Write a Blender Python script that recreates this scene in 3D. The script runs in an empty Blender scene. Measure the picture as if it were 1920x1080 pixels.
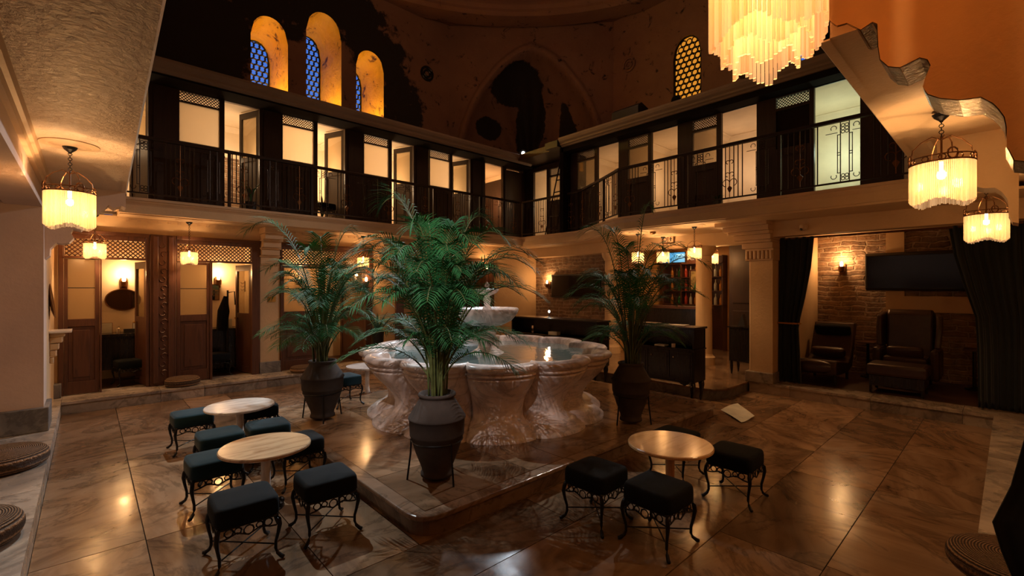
import bpy, bmesh, math, random
from mathutils import Vector, Matrix
random.seed(7)
PI = math.pi
SC = bpy.context.scene
COL = SC.collection

# ------------------------------------------------------------------ camera
FPX = 862.0
CH = 1.6
XR = (0.73523, 0.67782)     # world X axis: (to the right, forward) seen from the camera
YR = (-0.67796, 0.73510)    # world Y axis
cam_d = bpy.data.cameras.new('camera')
cam_d.sensor_width = 36
cam_d.lens = FPX / 1920 * 36
cam_d.clip_start = 0.05
cam = bpy.data.objects.new('camera', cam_d)
COL.objects.link(cam)
cam.location = (0, 0, CH)
cam.rotation_euler = (PI / 2, 0, -math.atan2(XR[1], YR[1]))
SC.camera = cam

def at(px, py, x=None, y=None, z=None, d=None):
    """a pixel of the 1920x1080 photograph on one world plane"""
    r = (px - 960) / FPX; u = (540 - py) / FPX
    v = (XR[0] * r + XR[1], YR[0] * r + YR[1], u)
    if x is not None: t = x / v[0]
    elif y is not None: t = y / v[1]
    elif z is not None: t = (z - CH) / v[2]
    else: t = d
    return Vector((v[0] * t, v[1] * t, v[2] * t + CH))

# ------------------------------------------------------------------ world, exposure, large lights
w = bpy.data.worlds.new('world'); SC.world = w; w.use_nodes = True
w.node_tree.nodes['Background'].inputs[0].default_value = (0.05, 0.14, 0.5, 1)
w.node_tree.nodes['Background'].inputs[1].default_value = 0.3
SC.view_settings.view_transform = 'Standard'
SC.view_settings.look = 'None'
SC.view_settings.gamma = 1
SC.view_settings.exposure = 0.0
SC.view_settings.use_curve_mapping = False
SC.cycles.max_bounces = 7
SC.cycles.diffuse_bounces = 4
SC.cycles.glossy_bounces = 3
SC.cycles.transmission_bounces = 5
SC.cycles.transparent_max_bounces = 10
SC.cycles.sample_clamp_indirect = 3
SC.cycles.caustics_reflective = False
SC.cycles.caustics_refractive = False

WARM = (1.0, 0.52, 0.20)
AMBER = (1.0, 0.42, 0.11)
COOL = (0.80, 0.90, 1.0)

def lamp(name, kind, loc, energy, color=WARM, size=0.1, target=None, angle=60, blend=0.5, size_y=None):
    l = bpy.data.lights.new(name, kind)
    l.energy = energy; l.color = color
    if kind == 'AREA':
        l.size = size
        if size_y: l.shape = 'RECTANGLE'; l.size_y = size_y
    else:
        l.shadow_soft_size = size
    if kind == 'SPOT':
        l.spot_size = math.radians(angle); l.spot_blend = blend
    o = bpy.data.objects.new(name, l)
    COL.objects.link(o); o.location = loc
    if target is not None:
        o.rotation_euler = (Vector(target) - Vector(loc)).to_track_quat('-Z', 'Y').to_euler()
    return o

# cabin roof spotlights, a near one read off frond shadows, an added left fill
lamp('spot_corner_light', 'SPOT', (7.43, 8.0, 4.93), 1300, COOL, 0.10, (0.5, 5.0, 0.3), 42, 0.6)
lamp('spot_cornice_light', 'SPOT', (7.22, 3.85, 4.98), 420, (1.0, 0.84, 0.74), 0.03, (0.6, 5.2, 1.0), 75, 0.6)
lamp('spot_near_light', 'SPOT', (0.0, 1.35, 3.45), 300, (1.0, 0.86, 0.80), 0.015, (2.9, 4.15, 0.5), 34, 0.5)
lamp('spot_left_fill', 'SPOT', (1.7, 7.85, 6.3), 1000, (0.86, 0.97, 1.0), 0.03, (1.5, 4.4, 0.9), 40, 0.6)  # added fill with no fixture, for the tables and palm tops
# warm fill without a fixture, added to brighten the upper walls
lamp('dome_fill', 'POINT', (5.6, 5.8, 7.0), 60, (1.0, 0.50, 0.26), 0.6)

# ------------------------------------------------------------------ mesh helpers
class MB:
    def __init__(s): s.v = []; s.f = []
    def add(s, vs, fs):
        n = len(s.v); s.v += [tuple(v) for v in vs]; s.f += [tuple(i + n for i in f) for f in fs]; return s
    def box(s, x0, x1, y0, y1, z0, z1):
        if x0 > x1: x0, x1 = x1, x0
        if y0 > y1: y0, y1 = y1, y0
        if z0 > z1: z0, z1 = z1, z0
        return s.add([(x0,y0,z0),(x1,y0,z0),(x1,y1,z0),(x0,y1,z0),(x0,y0,z1),(x1,y0,z1),(x1,y1,z1),(x0,y1,z1)],
                     [(0,3,2,1),(4,5,6,7),(0,1,5,4),(1,2,6,5),(2,3,7,6),(3,0,4,7)])
    def tube(s, pts, r, n=6, closed=False):
        pts = [Vector(p) for p in pts]; m = len(pts)
        rs = r if isinstance(r, (list, tuple)) else [r] * m
        vs = []
        for i, p in enumerate(pts):
            if closed: t = pts[(i + 1) % m] - pts[i - 1]
            else: t = pts[min(i + 1, m - 1)] - pts[max(i - 1, 0)]
            t.normalize()
            a = Vector((0, 0, 1)) if abs(t.z) < 0.93 else Vector((0, 1, 0))
            u = t.cross(a).normalized(); q = t.cross(u)
            for k in range(n):
                an = 2 * PI * k / n
                vs.append(p + (u * math.cos(an) + q * math.sin(an)) * rs[i])
        fs = []
        for i in range(m if closed else m - 1):
            j = (i + 1) % m
            for k in range(n):
                fs.append((i*n+k, i*n+(k+1)%n, j*n+(k+1)%n, j*n+k))
        if not closed:
            fs.append(tuple(range(n))[::1]); fs.append(tuple((m-1)*n+k for k in range(n))[::-1])
        return s.add(vs, fs)
    def ring(s, c, R, r, ax='y', n=10, m=4, a0=0, a1=2*PI):
        pts = []
        full = abs(a1 - a0 - 2*PI) < 1e-6
        k = n if full else n + 1
        for i in range(k):
            a = a0 + (a1 - a0) * i / n
            cs, sn = math.cos(a) * R, math.sin(a) * R
            o = {'y': (cs, 0, sn), 'x': (0, cs, sn), 'z': (cs, sn, 0)}[ax]
            pts.append((c[0]+o[0], c[1]+o[1], c[2]+o[2]))
        return s.tube(pts, r, m, closed=full)
    def lathe(s, prof, c=(0,0,0), n=32, caps=True):
        vs = []; m = len(prof)
        for r, z in prof:
            for k in range(n):
                a = 2*PI*k/n
                vs.append((c[0]+r*math.cos(a), c[1]+r*math.sin(a), c[2]+z))
        fs = [(i*n+k, i*n+(k+1)%n, (i+1)*n+(k+1)%n, (i+1)*n+k) for i in range(m-1) for k in range(n)]
        if caps:
            fs.append(tuple(range(n))[::-1]); fs.append(tuple((m-1)*n+k for k in range(n)))
        return s.add(vs, fs)
    def prism(s, poly, z0, z1):
        n = len(poly)
        return s.add([(x, y, z0) for x, y in poly] + [(x, y, z1) for x, y in poly],
                     [tuple(range(n))[::-1], tuple(range(n, 2*n))] + [(i, (i+1)%n, n+(i+1)%n, n+i) for i in range(n)])
    def extr(s, poly, vec):
        """poly: 3-D points, extruded by vec"""
        n = len(poly); vec = Vector(vec)
        return s.add([Vector(p) for p in poly] + [Vector(p)+vec for p in poly],
                     [tuple(range(n))[::-1], tuple(range(n, 2*n))] + [(i, (i+1)%n, n+(i+1)%n, n+i) for i in range(n)])
    def grid(s, fn, nu, nv, closed_u=False):
        vs = [fn(i/nu, j/nv) for j in range(nv+1) for i in range(nu if closed_u else nu+1)]
        w_ = nu if closed_u else nu+1
        fs = []
        for j in range(nv):
            for i in range(nu):
                a = j*w_+i; b = j*w_+(i+1)%w_ if closed_u else a+1
                fs.append((a, b, b+w_, a+w_))
        return s.add(vs, fs)
    def ball(s, c, r, n=12, m=8, sz=1.0):
        prof = [(max(1e-4, math.sin(PI*j/m))*r, -math.cos(PI*j/m)*r*sz) for j in range(m+1)]
        return s.lathe(prof, c, n, caps=False)
    def holes(s, u0, u1, z0, z1, hs, t0, t1, axis='x'):
        """a slab in the plane (u, z) between t0 and t1 with rectangular holes (a,b,c,d)"""
        us = sorted({u0, u1} | {min(max(h[k], u0), u1) for h in hs for k in (0, 1)})
        zs = sorted({z0, z1} | {min(max(h[k], z0), z1) for h in hs for k in (2, 3)})
        for a, b in zip(us, us[1:]):
            run = None
            for c, d in zip(zs, zs[1:]):
                mu, mz = (a+b)/2, (c+d)/2
                if any(h[0] < mu < h[1] and h[2] < mz < h[3] for h in hs):
                    if run: s._hb(a, b, run[0], run[1], t0, t1, axis); run = None
                else:
                    run = (run[0], d) if run else (c, d)
            if run: s._hb(a, b, run[0], run[1], t0, t1, axis)
        return s
    def _hb(s, a, b, c, d, t0, t1, axis):
        if axis == 'x': s.box(a, b, t0, t1, c, d)
        else: s.box(t0, t1, a, b, c, d)
    def lattice(s, u0, u1, z0, z1, step, wd, y, th=0.008):
        """diagonal wooden lattice in the x-z plane"""
        H = z1 - z0; W = u1 - u0
        k = -H
        while k < W:
            for sgn in (1, -1):
                a = max(0, k); b = min(W, k + H)
                if b - a > 0.004:
                    za, zb = a - k, b - k
                    if sgn < 0: za, zb = H - za, H - zb
                    h = wd * 0.7
                    s.add([(u0+a, y, z0+za-h), (u0+b, y, z0+zb-h), (u0+b, y, z0+zb+h), (u0+a, y, z0+za+h),
                           (u0+a, y+th, z0+za-h), (u0+b, y+th, z0+zb-h), (u0+b, y+th, z0+zb+h), (u0+a, y+th, z0+za+h)],
                          [(0,1,2,3), (7,6,5,4), (0,4,5,1), (3,2,6,7), (0,3,7,4), (1,5,6,2)])
            k += step
        return s
    def sweep(s, prof, path):
        """prof: (out, z) pairs; path: xy points; out is to the right of the path's direction"""
        n = len(path); m = len(prof); vs = []
        for i in range(n):
            d1 = (Vector(path[i]) - Vector(path[i-1])).normalized() if i > 0 else None
            d2 = (Vector(path[i+1]) - Vector(path[i])).normalized() if i < n-1 else None
            d1 = d1 or d2; d2 = d2 or d1
            n1 = Vector((d1.y, -d1.x)); n2 = Vector((d2.y, -d2.x))
            b = (n1 + n2).normalized(); k = 1 / max(0.3, b.dot(n1))
            for o, z in prof:
                vs.append((path[i][0] + b.x*o*k, path[i][1] + b.y*o*k, z))
        fs = [(i*m+j, i*m+j+1, (i+1)*m+j+1, (i+1)*m+j) for i in range(n-1) for j in range(m-1)]
        fs += [tuple(range(m)), tuple((n-1)*m+j for j in range(m))[::-1]]
        return s.add(vs, fs)

def ob(name, mb, mat, parent=None, smooth=False, label=None, cat=None, group=None, kind=None, bevel=0, sub=0, loc=None, rz=0, fix=True):
    me = bpy.data.meshes.new(name)
    me.from_pydata([tuple(v) for v in mb.v], [], mb.f)
    if fix:
        bm = bmesh.new(); bm.from_mesh(me)
        bmesh.ops.recalc_face_normals(bm, faces=bm.faces)
        bm.to_mesh(me); bm.free()
    me.materials.append(mat)
    if smooth:
        for p in me.polygons: p.use_smooth = True
    o = bpy.data.objects.new(name, me)
    COL.objects.link(o)
    if parent is not None: o.parent = parent
    if label: o['label'] = label
    if cat: o['category'] = cat
    if group: o['group'] = group
    if kind: o['kind'] = kind
    if bevel:
        m = o.modifiers.new('bevel', 'BEVEL'); m.width = bevel; m.segments = 2; m.limit_method = 'ANGLE'
    if sub:
        m = o.modifiers.new('sub', 'SUBSURF'); m.levels = sub; m.render_levels = sub
    if smooth and bevel:
        pass
    if loc: o.location = loc
    if rz: o.rotation_euler = (0, 0, rz)
    return o

def struct(name, mb, mat, parent=None, **k):
    return ob(name, mb, mat, parent, kind=None if parent else 'structure', **k)

def thing(name, label, cat, loc=(0,0,0), rz=0, group=None):
    o = bpy.data.objects.new(name, None); COL.objects.link(o)
    o.empty_display_size = 0.1
    o.location = loc; o.rotation_euler = (0, 0, rz)
    o['label'] = label; o['category'] = cat
    if group: o['group'] = group
    return o

def kids(o): return [c for c in COL.objects if c.parent == o]
def dup(root, loc, rz=0, label=None, scale=None):
    def cp(o, par):
        c = o.copy(); COL.objects.link(c)
        if par is not None: c.parent = par
        for ch in CH_OF.get(o.name, ()): cp(ch, c)
        return c
    if root.name not in CH_OF:
        for o in COL.objects:
            if o.parent: CH_OF.setdefault(o.parent.name, [])
        CH_OF.clear()
        for o in COL.objects:
            if o.parent: CH_OF.setdefault(o.parent.name, []).append(o)
    r = cp(root, None)
    r.location = loc; r.rotation_euler = (0, 0, rz)
    if scale: r.scale = (scale,)*3
    if label: r['label'] = label
    return r
CH_OF = {}

# ------------------------------------------------------------------ materials
def newmat(name):
    m = bpy.data.materials.new(name); m.use_nodes = True
    nt = m.node_tree
    return m, nt, nt.nodes['Principled BSDF']
def N(nt, t, **k):
    n = nt.nodes.new(t)
    for a, b in k.items(): setattr(n, a, b)
    return n
def L(nt, a, b): nt.links.new(a, b)
def ramp(nt, stops, src=None):
    r = N(nt, 'ShaderNodeValToRGB'); e = r.color_ramp.elements
    while len(e) < len(stops): e.new(0.5)
    for i, (p, c) in enumerate(stops):
        e[i].position = p; e[i].color = (*c, 1) if len(c) == 3 else c
    if src is not None: L(nt, src, r.inputs[0])
    return r
def coord(nt, scale=(1,1,1), rot=(0,0,0), kind='Object'):
    c = N(nt, 'ShaderNodeTexCoord'); m = N(nt, 'ShaderNodeMapping')
    m.inputs['Scale'].default_value = scale; m.inputs['Rotation'].default_value = rot
    L(nt, c.outputs[kind], m.inputs[0]); return m.outputs[0]
def noise(nt, vec, scale, detail=4, rough=0.5, dist=0):
    n = N(nt, 'ShaderNodeTexNoise'); n.inputs['Scale'].default_value = scale
    n.inputs['Detail'].default_value = detail; n.inputs['Roughness'].default_value = rough
    n.inputs['Distortion'].default_value = dist
    if vec is not None: L(nt, vec, n.inputs['Vector'])
    return n
def bump(nt, bs, height, strength=0.3, dist=0.02):
    b = N(nt, 'ShaderNodeBump'); b.inputs['Strength'].default_value = strength; b.inputs['Distance'].default_value = dist
    L(nt, height, b.inputs['Height']); L(nt, b.outputs[0], bs.inputs['Normal']); return b

def plain(name, col, rough=0.6, metal=0, spec=0.5, nscale=None, var=0.15, bmp=0, sheen=0):
    m, nt, bs = newmat(name)
    bs.inputs['Roughness'].default_value = rough; bs.inputs['Metallic'].default_value = metal
    bs.inputs['Specular IOR Level'].default_value = spec
    v = coord(nt)
    n = noise(nt, v, nscale or 6, 5)
    r = ramp(nt, [(0.3, tuple(c*(1-var) for c in col)), (0.7, tuple(min(1, c*(1+var)) for c in col))], n.outputs[0])
    L(nt, r.outputs[0], bs.inputs['Base Color'])
    if bmp: bump(nt, bs, n.outputs[0], bmp, 0.01)
    if sheen: bs.inputs['Sheen Weight'].default_value = sheen
    return m

def marble(name, light, mid, dark, rough=0.22, island=True, sc=1.0, vein=0.5):
    m, nt, bs = newmat(name)
    v = coord(nt)
    if island:
        g = N(nt, 'ShaderNodeNewGeometry')
        wn = N(nt, 'ShaderNodeTexWhiteNoise', noise_dimensions='1D'); L(nt, g.outputs['Random Per Island'], wn.inputs['W'])
        mm = N(nt, 'ShaderNodeMath', operation='MULTIPLY'); L(nt, g.outputs['Random Per Island'], mm.inputs[0]); mm.inputs[1].default_value = 6.3
        rot = N(nt, 'ShaderNodeVectorRotate', rotation_type='Z_AXIS'); L(nt, v, rot.inputs['Vector']); L(nt, mm.outputs[0], rot.inputs['Angle'])
        ad = N(nt, 'ShaderNodeVectorMath', operation='MULTIPLY_ADD'); L(nt, wn.outputs['Color'], ad.inputs[0]); ad.inputs[1].default_value = (20, 20, 20); L(nt, rot.outputs[0], ad.inputs[2])
        v = ad.outputs[0]
    ms = N(nt, 'ShaderNodeMapping'); ms.inputs['Scale'].default_value = (0.8*sc, 3.2*sc, 1.6*sc); L(nt, v, ms.inputs[0])
    n1 = noise(nt, ms.outputs[0], 1.1, 8, 0.6, 0.8)
    r1 = ramp(nt, [(0.28, dark), (0.45, mid), (0.62, light), (0.8, mid)], n1.outputs[0])
    n2 = noise(nt, v, 0.9*sc, 6, 0.65, 2.0)
    r2 = ramp(nt, [(0.46, (1,1,1)), (0.5, (1-vein,)*3), (0.54, (1,1,1))], n2.outputs[0])
    mx = N(nt, 'ShaderNodeMix', data_type='RGBA', blend_type='MULTIPLY'); mx.inputs[0].default_value = 0.8
    L(nt, r1.outputs[0], mx.inputs[6]); L(nt, r2.outputs[0], mx.inputs[7])
    out = mx.outputs[2]
    if island:
        hv = N(nt, 'ShaderNodeHueSaturation'); L(nt, out, hv.inputs['Color'])
        rr = ramp(nt, [(0.0, (0.5,)*3), (0.3, (0.8,)*3), (0.75, (1.0,)*3), (1.0, (1.25,)*3)], wn.outputs['Value'])
        L(nt, rr.outputs[0], hv.inputs['Value']); out = hv.outputs[0]
    L(nt, out, bs.inputs['Base Color'])
    n3 = noise(nt, v, 5, 5)
    r3 = ramp(nt, [(0.3, (rough*0.7,)*3), (0.7, (rough*1.7,)*3)], n3.outputs[0]); L(nt, r3.outputs[0], bs.inputs['Roughness'])
    bump(nt, bs, n3.outputs[0], 0.06, 0.01)
    return m

def wood(name, a, b, rough=0.4, axis='z', sc=1.0):
    m, nt, bs = newmat(name)
    s = {'z': (9*sc, 9*sc, 0.8*sc), 'x': (0.8*sc, 9*sc, 9*sc), 'y': (9*sc, 0.8*sc, 9*sc)}[axis]
    v = coord(nt, s)
    n = noise(nt, v, 2.2, 6, 0.6, 1.2)
    r = ramp(nt, [(0.25, b), (0.5, a), (0.75, b)], n.outputs[0])
    L(nt, r.outputs[0], bs.inputs['Base Color'])
    bs.inputs['Roughness'].default_value = rough
    bump(nt, bs, n.outputs[0], 0.12, 0.01)
    return m

def plaster(name, col, rough=0.65, bs_=0.25, sc=1.0, var=0.12):
    m, nt, bs = newmat(name)
    v = coord(nt)
    n1 = noise(nt, v, 1.3*sc, 6, 0.6); n2 = noise(nt, v, 26*sc, 5, 0.65, 0.4)
    r = ramp(nt, [(0.3, tuple(c*(1-var) for c in col)), (0.7, tuple(c*(1+var) for c in col))], n1.outputs[0])
    L(nt, r.outputs[0], bs.inputs['Base Color'])
    bs.inputs['Roughness'].default_value = rough
    bump(nt, bs, n2.outputs[0], bs_, 0.02)
    return m

def emit(name, col, strength):
    m, nt, bs = newmat(name)
    bs.inputs['Base Color'].default_value = (*[c*0.3 for c in col], 1)
    bs.inputs['Emission Color'].default_value = (*col, 1)
    bs.inputs['Emission Strength'].default_value = strength
    return m

M = {}
M['floor'] = marble('floor_marble', (0.36,0.23,0.14), (0.27,0.16,0.09), (0.13,0.075,0.045), 0.15)
M['joint'] = plain('floor_joint', (0.03,0.022,0.016), 0.9)
M['step'] = marble('step_marble', (0.50,0.42,0.34), (0.36,0.30,0.25), (0.2,0.17,0.15), 0.25)
M['plinth'] = marble('plinth_marble', (0.36,0.25,0.175), (0.27,0.175,0.115), (0.16,0.10,0.07), 0.15)
M['greystone'] = marble('grey_marble', (0.32,0.30,0.28), (0.22,0.205,0.2), (0.13,0.12,0.12), 0.35)
M['fountain'] = marble('fountain_marble', (0.86,0.76,0.71), (0.72,0.61,0.56), (0.44,0.35,0.32), 0.33, island=False, sc=1.6, vein=0.4)
M['plaster'] = plaster('cream_plaster', (0.60,0.42,0.24))
M['soffit'] = plaster('rough_soffit_plaster', (0.58,0.44,0.31), 0.42, 0.9, 0.8)
M['orange'] = plaster('ochre_plaster', (0.62,0.34,0.12), 0.6, 0.2)
M['room'] = plaster('cabin_plaster', (0.78,0.66,0.50), 0.7, 0.1)
M['mauve'] = plaster('pillar_plaster', (0.58,0.44,0.36), 0.6, 0.15)
M['mould'] = plaster('moulding_plaster', (0.55,0.38,0.23), 0.5, 0.15)
M['cornice'] = plaster('cornice_plaster', (0.22,0.15,0.10), 0.6, 0.4)
M['wood'] = wood('red_brown_wood', (0.095,0.036,0.019), (0.045,0.018,0.011), 0.38)
M['woodx'] = wood('red_brown_wood_level', (0.095,0.036,0.019), (0.045,0.018,0.011), 0.38, 'x')
M['darkwood'] = wood('dark_cabin_wood', (0.034,0.017,0.012), (0.014,0.008,0.006), 0.45)
M['blackwood'] = wood('black_lacquered_wood', (0.018,0.014,0.013), (0.008,0.007,0.007), 0.22)
M['alcovefloor'] = wood('alcove_floor_boards', (0.07,0.035,0.02), (0.03,0.016,0.01), 0.4, 'y')
M['iron'] = plain('black_iron', (0.012,0.010,0.009), 0.45, 0.4, nscale=30)
M['railiron'] = plain('railing_iron', (0.035,0.022,0.016), 0.42, 0.5, nscale=20)
M['bronze'] = plain('bronze', (0.16,0.07,0.025), 0.4, 0.8, nscale=30)
M['velvet'] = plain('dark_teal_velvet', (0.008,0.030,0.042), 0.9, 0, 0.2, nscale=12, sheen=0.08)
M['velvetblack'] = plain('black_velvet', (0.006,0.0075,0.009), 0.9, 0, 0.2, nscale=12, sheen=0.0)
M['curtain'] = plain('black_green_velvet', (0.006,0.011,0.013), 0.8, 0, 0.3, nscale=8, sheen=0.15)
M['leather'] = plain('dark_brown_leather', (0.045,0.022,0.014), 0.38, 0, 0.5, nscale=18, bmp=0.2)
M['clay'] = plain('grey_brown_clay', (0.062,0.049,0.042), 0.85, 0, 0.15, nscale=10, bmp=0.15)
M['soil'] = plain('soil', (0.02,0.013,0.009), 0.95, nscale=40, bmp=0.6)
M['chrome'] = plain('bright_metal', (0.6,0.55,0.48), 0.2, 1.0)
M['gold'] = plain('brass', (0.6,0.35,0.1), 0.3, 1.0)
M['matteblack'] = plain('matte_black_wood', (0.009,0.006,0.005), 0.95, 0, 0.1)
M['black'] = plain('black_plastic', (0.012,0.012,0.013), 0.4)
M['screen'] = plain('dark_screen_glass', (0.012,0.009,0.008), 0.12)
M['white'] = plain('white_paper', (0.75,0.76,0.7), 0.7)
M['mirror'] = plain('mirror_glass', (0.5,0.45,0.4), 0.05, 1.0, var=0.02)
M['dimmirror'] = plain('dim_mirror_glass', (0.16,0.13,0.10), 0.08, 1.0, var=0.02)
M['greenleaf'] = plain('houseplant_green', (0.03,0.09,0.03), 0.5)
M['bulb'] = emit('lit_bulb', (1.0, 0.72, 0.42), 30)
M['sconceglass'] = emit('lit_sconce_glass', (1.0, 0.62, 0.28), 14)
M['whitelamp'] = emit('white_spot_glass', (0.9, 0.95, 1.0), 200)
M['blueScreen'] = emit('blue_screen', (0.10, 0.42, 0.75), 0.9)
M['greenpane'] = emit('green_daylit_pane', (0.10, 0.22, 0.14), 0.35)
M['redled'] = emit('red_indicator', (1, 0.1, 0.05), 12)

def tabletop(name, light, dark):
    m, nt, bs = newmat(name)
    v = coord(nt, (1.5, 14, 3), (0, 0, 0.5))
    n = noise(nt, v, 1.2, 6, 0.6, 0.7)
    r = ramp(nt, [(0.3, dark), (0.5, light), (0.62, light), (0.75, dark)], n.outputs[0])
    L(nt, r.outputs[0], bs.inputs['Base Color']); bs.inputs['Roughness'].default_value = 0.18
    return m
M['tablewhite'] = tabletop('white_veined_marble', (0.80,0.74,0.68), (0.42,0.36,0.33))
M['tabletan'] = tabletop('tan_banded_marble', (0.66,0.46,0.27), (0.36,0.2,0.10))
M['tablehoney'] = tabletop('honey_marble', (0.62,0.38,0.18), (0.48,0.27,0.11))

def glassy(name, tint, alpha, rough=0.15, emis=None):
    """thin pane: part clear, part sheen"""
    m, nt, bs = newmat(name)
    out = nt.nodes['Material Output']
    tr = N(nt, 'ShaderNodeBsdfTransparent'); tr.inputs[0].default_value = (*tint, 1)
    tl = N(nt, 'ShaderNodeBsdfTranslucent'); tl.inputs[0].default_value = (*tint, 1)
    gl = N(nt, 'ShaderNodeBsdfGlossy'); gl.inputs['Roughness'].default_value = rough
    a = N(nt, 'ShaderNodeMixShader'); a.inputs[0].default_value = alpha
    L(nt, tr.outputs[0], a.inputs[1]); L(nt, tl.outputs[0], a.inputs[2])
    b = N(nt, 'ShaderNodeMixShader'); b.inputs[0].default_value = 0.05
    L(nt, a.outputs[0], b.inputs[1]); L(nt, gl.outputs[0], b.inputs[2])
    L(nt, b.outputs[0], out.inputs[0])
    return m
M['pane'] = glassy('frosted_pane', (0.85,0.8,0.72), 0.55)
M['clearpane'] = glassy('clear_pane', (0.75,0.7,0.6), 0.12, 0.03)
M['water'] = None
m, nt, bs = newmat('fountain_water'); bs.inputs['Base Color'].default_value = (0.16, 0.24, 0.24, 1); bs.inputs['Roughness'].default_value = 0.04
bs.inputs['Specular IOR Level'].default_value = 0.8
n_ = noise(nt, coord(nt), 9, 3); bump(nt, bs, n_.outputs[0], 0.15, 0.02); M['water'] = m

# glass rods of the lamp shades: translucent, bulb glow partly put in as emission
m, nt, bs = newmat('glass_rods'); out = nt.nodes['Material Output']
tl = N(nt, 'ShaderNodeBsdfTranslucent'); tl.inputs[0].default_value = (0.26, 0.21, 0.14, 1)
tr = N(nt, 'ShaderNodeBsdfTransparent'); tr.inputs[0].default_value = (1, 0.85, 0.6, 1)
gl = N(nt, 'ShaderNodeBsdfGlossy'); gl.inputs['Roughness'].default_value = 0.12; gl.inputs[0].default_value = (1, 0.85, 0.6, 1)
em = N(nt, 'ShaderNodeEmission'); em.inputs[0].default_value = (1, 0.60, 0.30, 1); 
g_ = N(nt, 'ShaderNodeNewGeometry'); mr_ = N(nt, 'ShaderNodeMapRange'); L(nt, g_.outputs['Random Per Island'], mr_.inputs[0]); mr_.inputs[3].default_value = 0.15; mr_.inputs[4].default_value = 0.42; L(nt, mr_.outputs[0], em.inputs[1])
a_ = N(nt, 'ShaderNodeMixShader'); a_.inputs[0].default_value = 0.38; L(nt, tl.outputs[0], a_.inputs[1]); L(nt, tr.outputs[0], a_.inputs[2])
b_ = N(nt, 'ShaderNodeMixShader'); b_.inputs[0].default_value = 0.03; L(nt, a_.outputs[0], b_.inputs[1]); L(nt, gl.outputs[0], b_.inputs[2])
c_ = N(nt, 'ShaderNodeAddShader'); L(nt, b_.outputs[0], c_.inputs[0]); L(nt, em.outputs[0], c_.inputs[1]); L(nt, c_.outputs[0], out.inputs[0])
M['rods'] = m
m2 = m.copy(); m2.name = 'chandelier_rods'
for n_ in m2.node_tree.nodes:
    if n_.type == 'BSDF_TRANSLUCENT': n_.inputs[0].default_value = (0.85, 0.72, 0.52, 1)
    if n_.type == 'MAP_RANGE': n_.inputs[3].default_value = 0.10; n_.inputs[4].default_value = 0.35
M['bigrods'] = m2

# palm leaves
m, nt, bs = newmat('palm_leaf')
v = coord(nt); n_ = noise(nt, v, 3, 3)
r_ = ramp(nt, [(0.3, (0.018,0.085,0.03)), (0.6, (0.028,0.16,0.05)), (0.8, (0.08,0.2,0.055))], n_.outputs[0])
L(nt, r_.outputs[0], bs.inputs['Base Color']); bs.inputs['Roughness'].default_value = 0.6; bs.inputs['Specular IOR Level'].default_value = 0.15
M['leaf'] = m
M['stem'] = plain('palm_stem', (0.10,0.12,0.035), 0.5, nscale=14, var=0.4)

# rubble stone wall
def stone(name, a, b, mortar):
    m, nt, bs = newmat(name)
    v = coord(nt, (1, 1, 1))
    dn = noise(nt, v, 2.6, 4, 0.6)
    mx = N(nt, 'ShaderNodeVectorMath', operation='MULTIPLY_ADD'); L(nt, dn.outputs['Color'], mx.inputs[0]); mx.inputs[1].default_value = (0.16,0.16,0.13); L(nt, v, mx.inputs[2])
    sp = N(nt, 'ShaderNodeSeparateXYZ'); L(nt, mx.outputs[0], sp.inputs[0])
    s2 = N(nt, 'ShaderNodeMath', operation='ADD'); L(nt, sp.outputs[0], s2.inputs[0]); L(nt, sp.outputs[1], s2.inputs[1])
    cb = N(nt, 'ShaderNodeCombineXYZ'); L(nt, s2.outputs[0], cb.inputs[0]); L(nt, sp.outputs[2], cb.inputs[1])
    br = N(nt, 'ShaderNodeTexBrick'); L(nt, cb.outputs[0], br.inputs['Vector'])
    br.inputs['Scale'].default_value = 1; br.inputs['Brick Width'].default_value = 0.34; br.inputs['Row Height'].default_value = 0.085
    br.inputs['Mortar Size'].default_value = 0.016; br.inputs['Mortar Smooth'].default_value = 0.5
    br.offset = 0.4; br.squash = 0.6; br.squash_frequency = 3
    br.inputs['Color1'].default_value = (*a, 1); br.inputs['Color2'].default_value = (*b, 1); br.inputs['Mortar'].default_value = (*mortar, 1)
    n2 = noise(nt, v, 9, 6, 0.65)
    r2 = ramp(nt, [(0.3, (0.45,)*3), (0.7, (1.2,)*3)], n2.outputs[0])
    mm = N(nt, 'ShaderNodeMix', data_type='RGBA', blend_type='MULTIPLY'); mm.inputs[0].default_value = 0.85
    L(nt, br.outputs[0], mm.inputs[6]); L(nt, r2.outputs[0], mm.inputs[7]); L(nt, mm.outputs[2], bs.inputs['Base Color'])
    sm = N(nt, 'ShaderNodeMath', operation='SUBTRACT'); L(nt, n2.outputs[0], sm.inputs[0]); L(nt, br.outputs['Fac'], sm.inputs[1])
    bump(nt, bs, sm.outputs[0], 0.9, 0.05); bs.inputs['Roughness'].default_value = 0.8
    return m
M['stone'] = stone('rubble_stone', (0.36,0.23,0.14), (0.2,0.12,0.075), (0.42,0.31,0.22))

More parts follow.
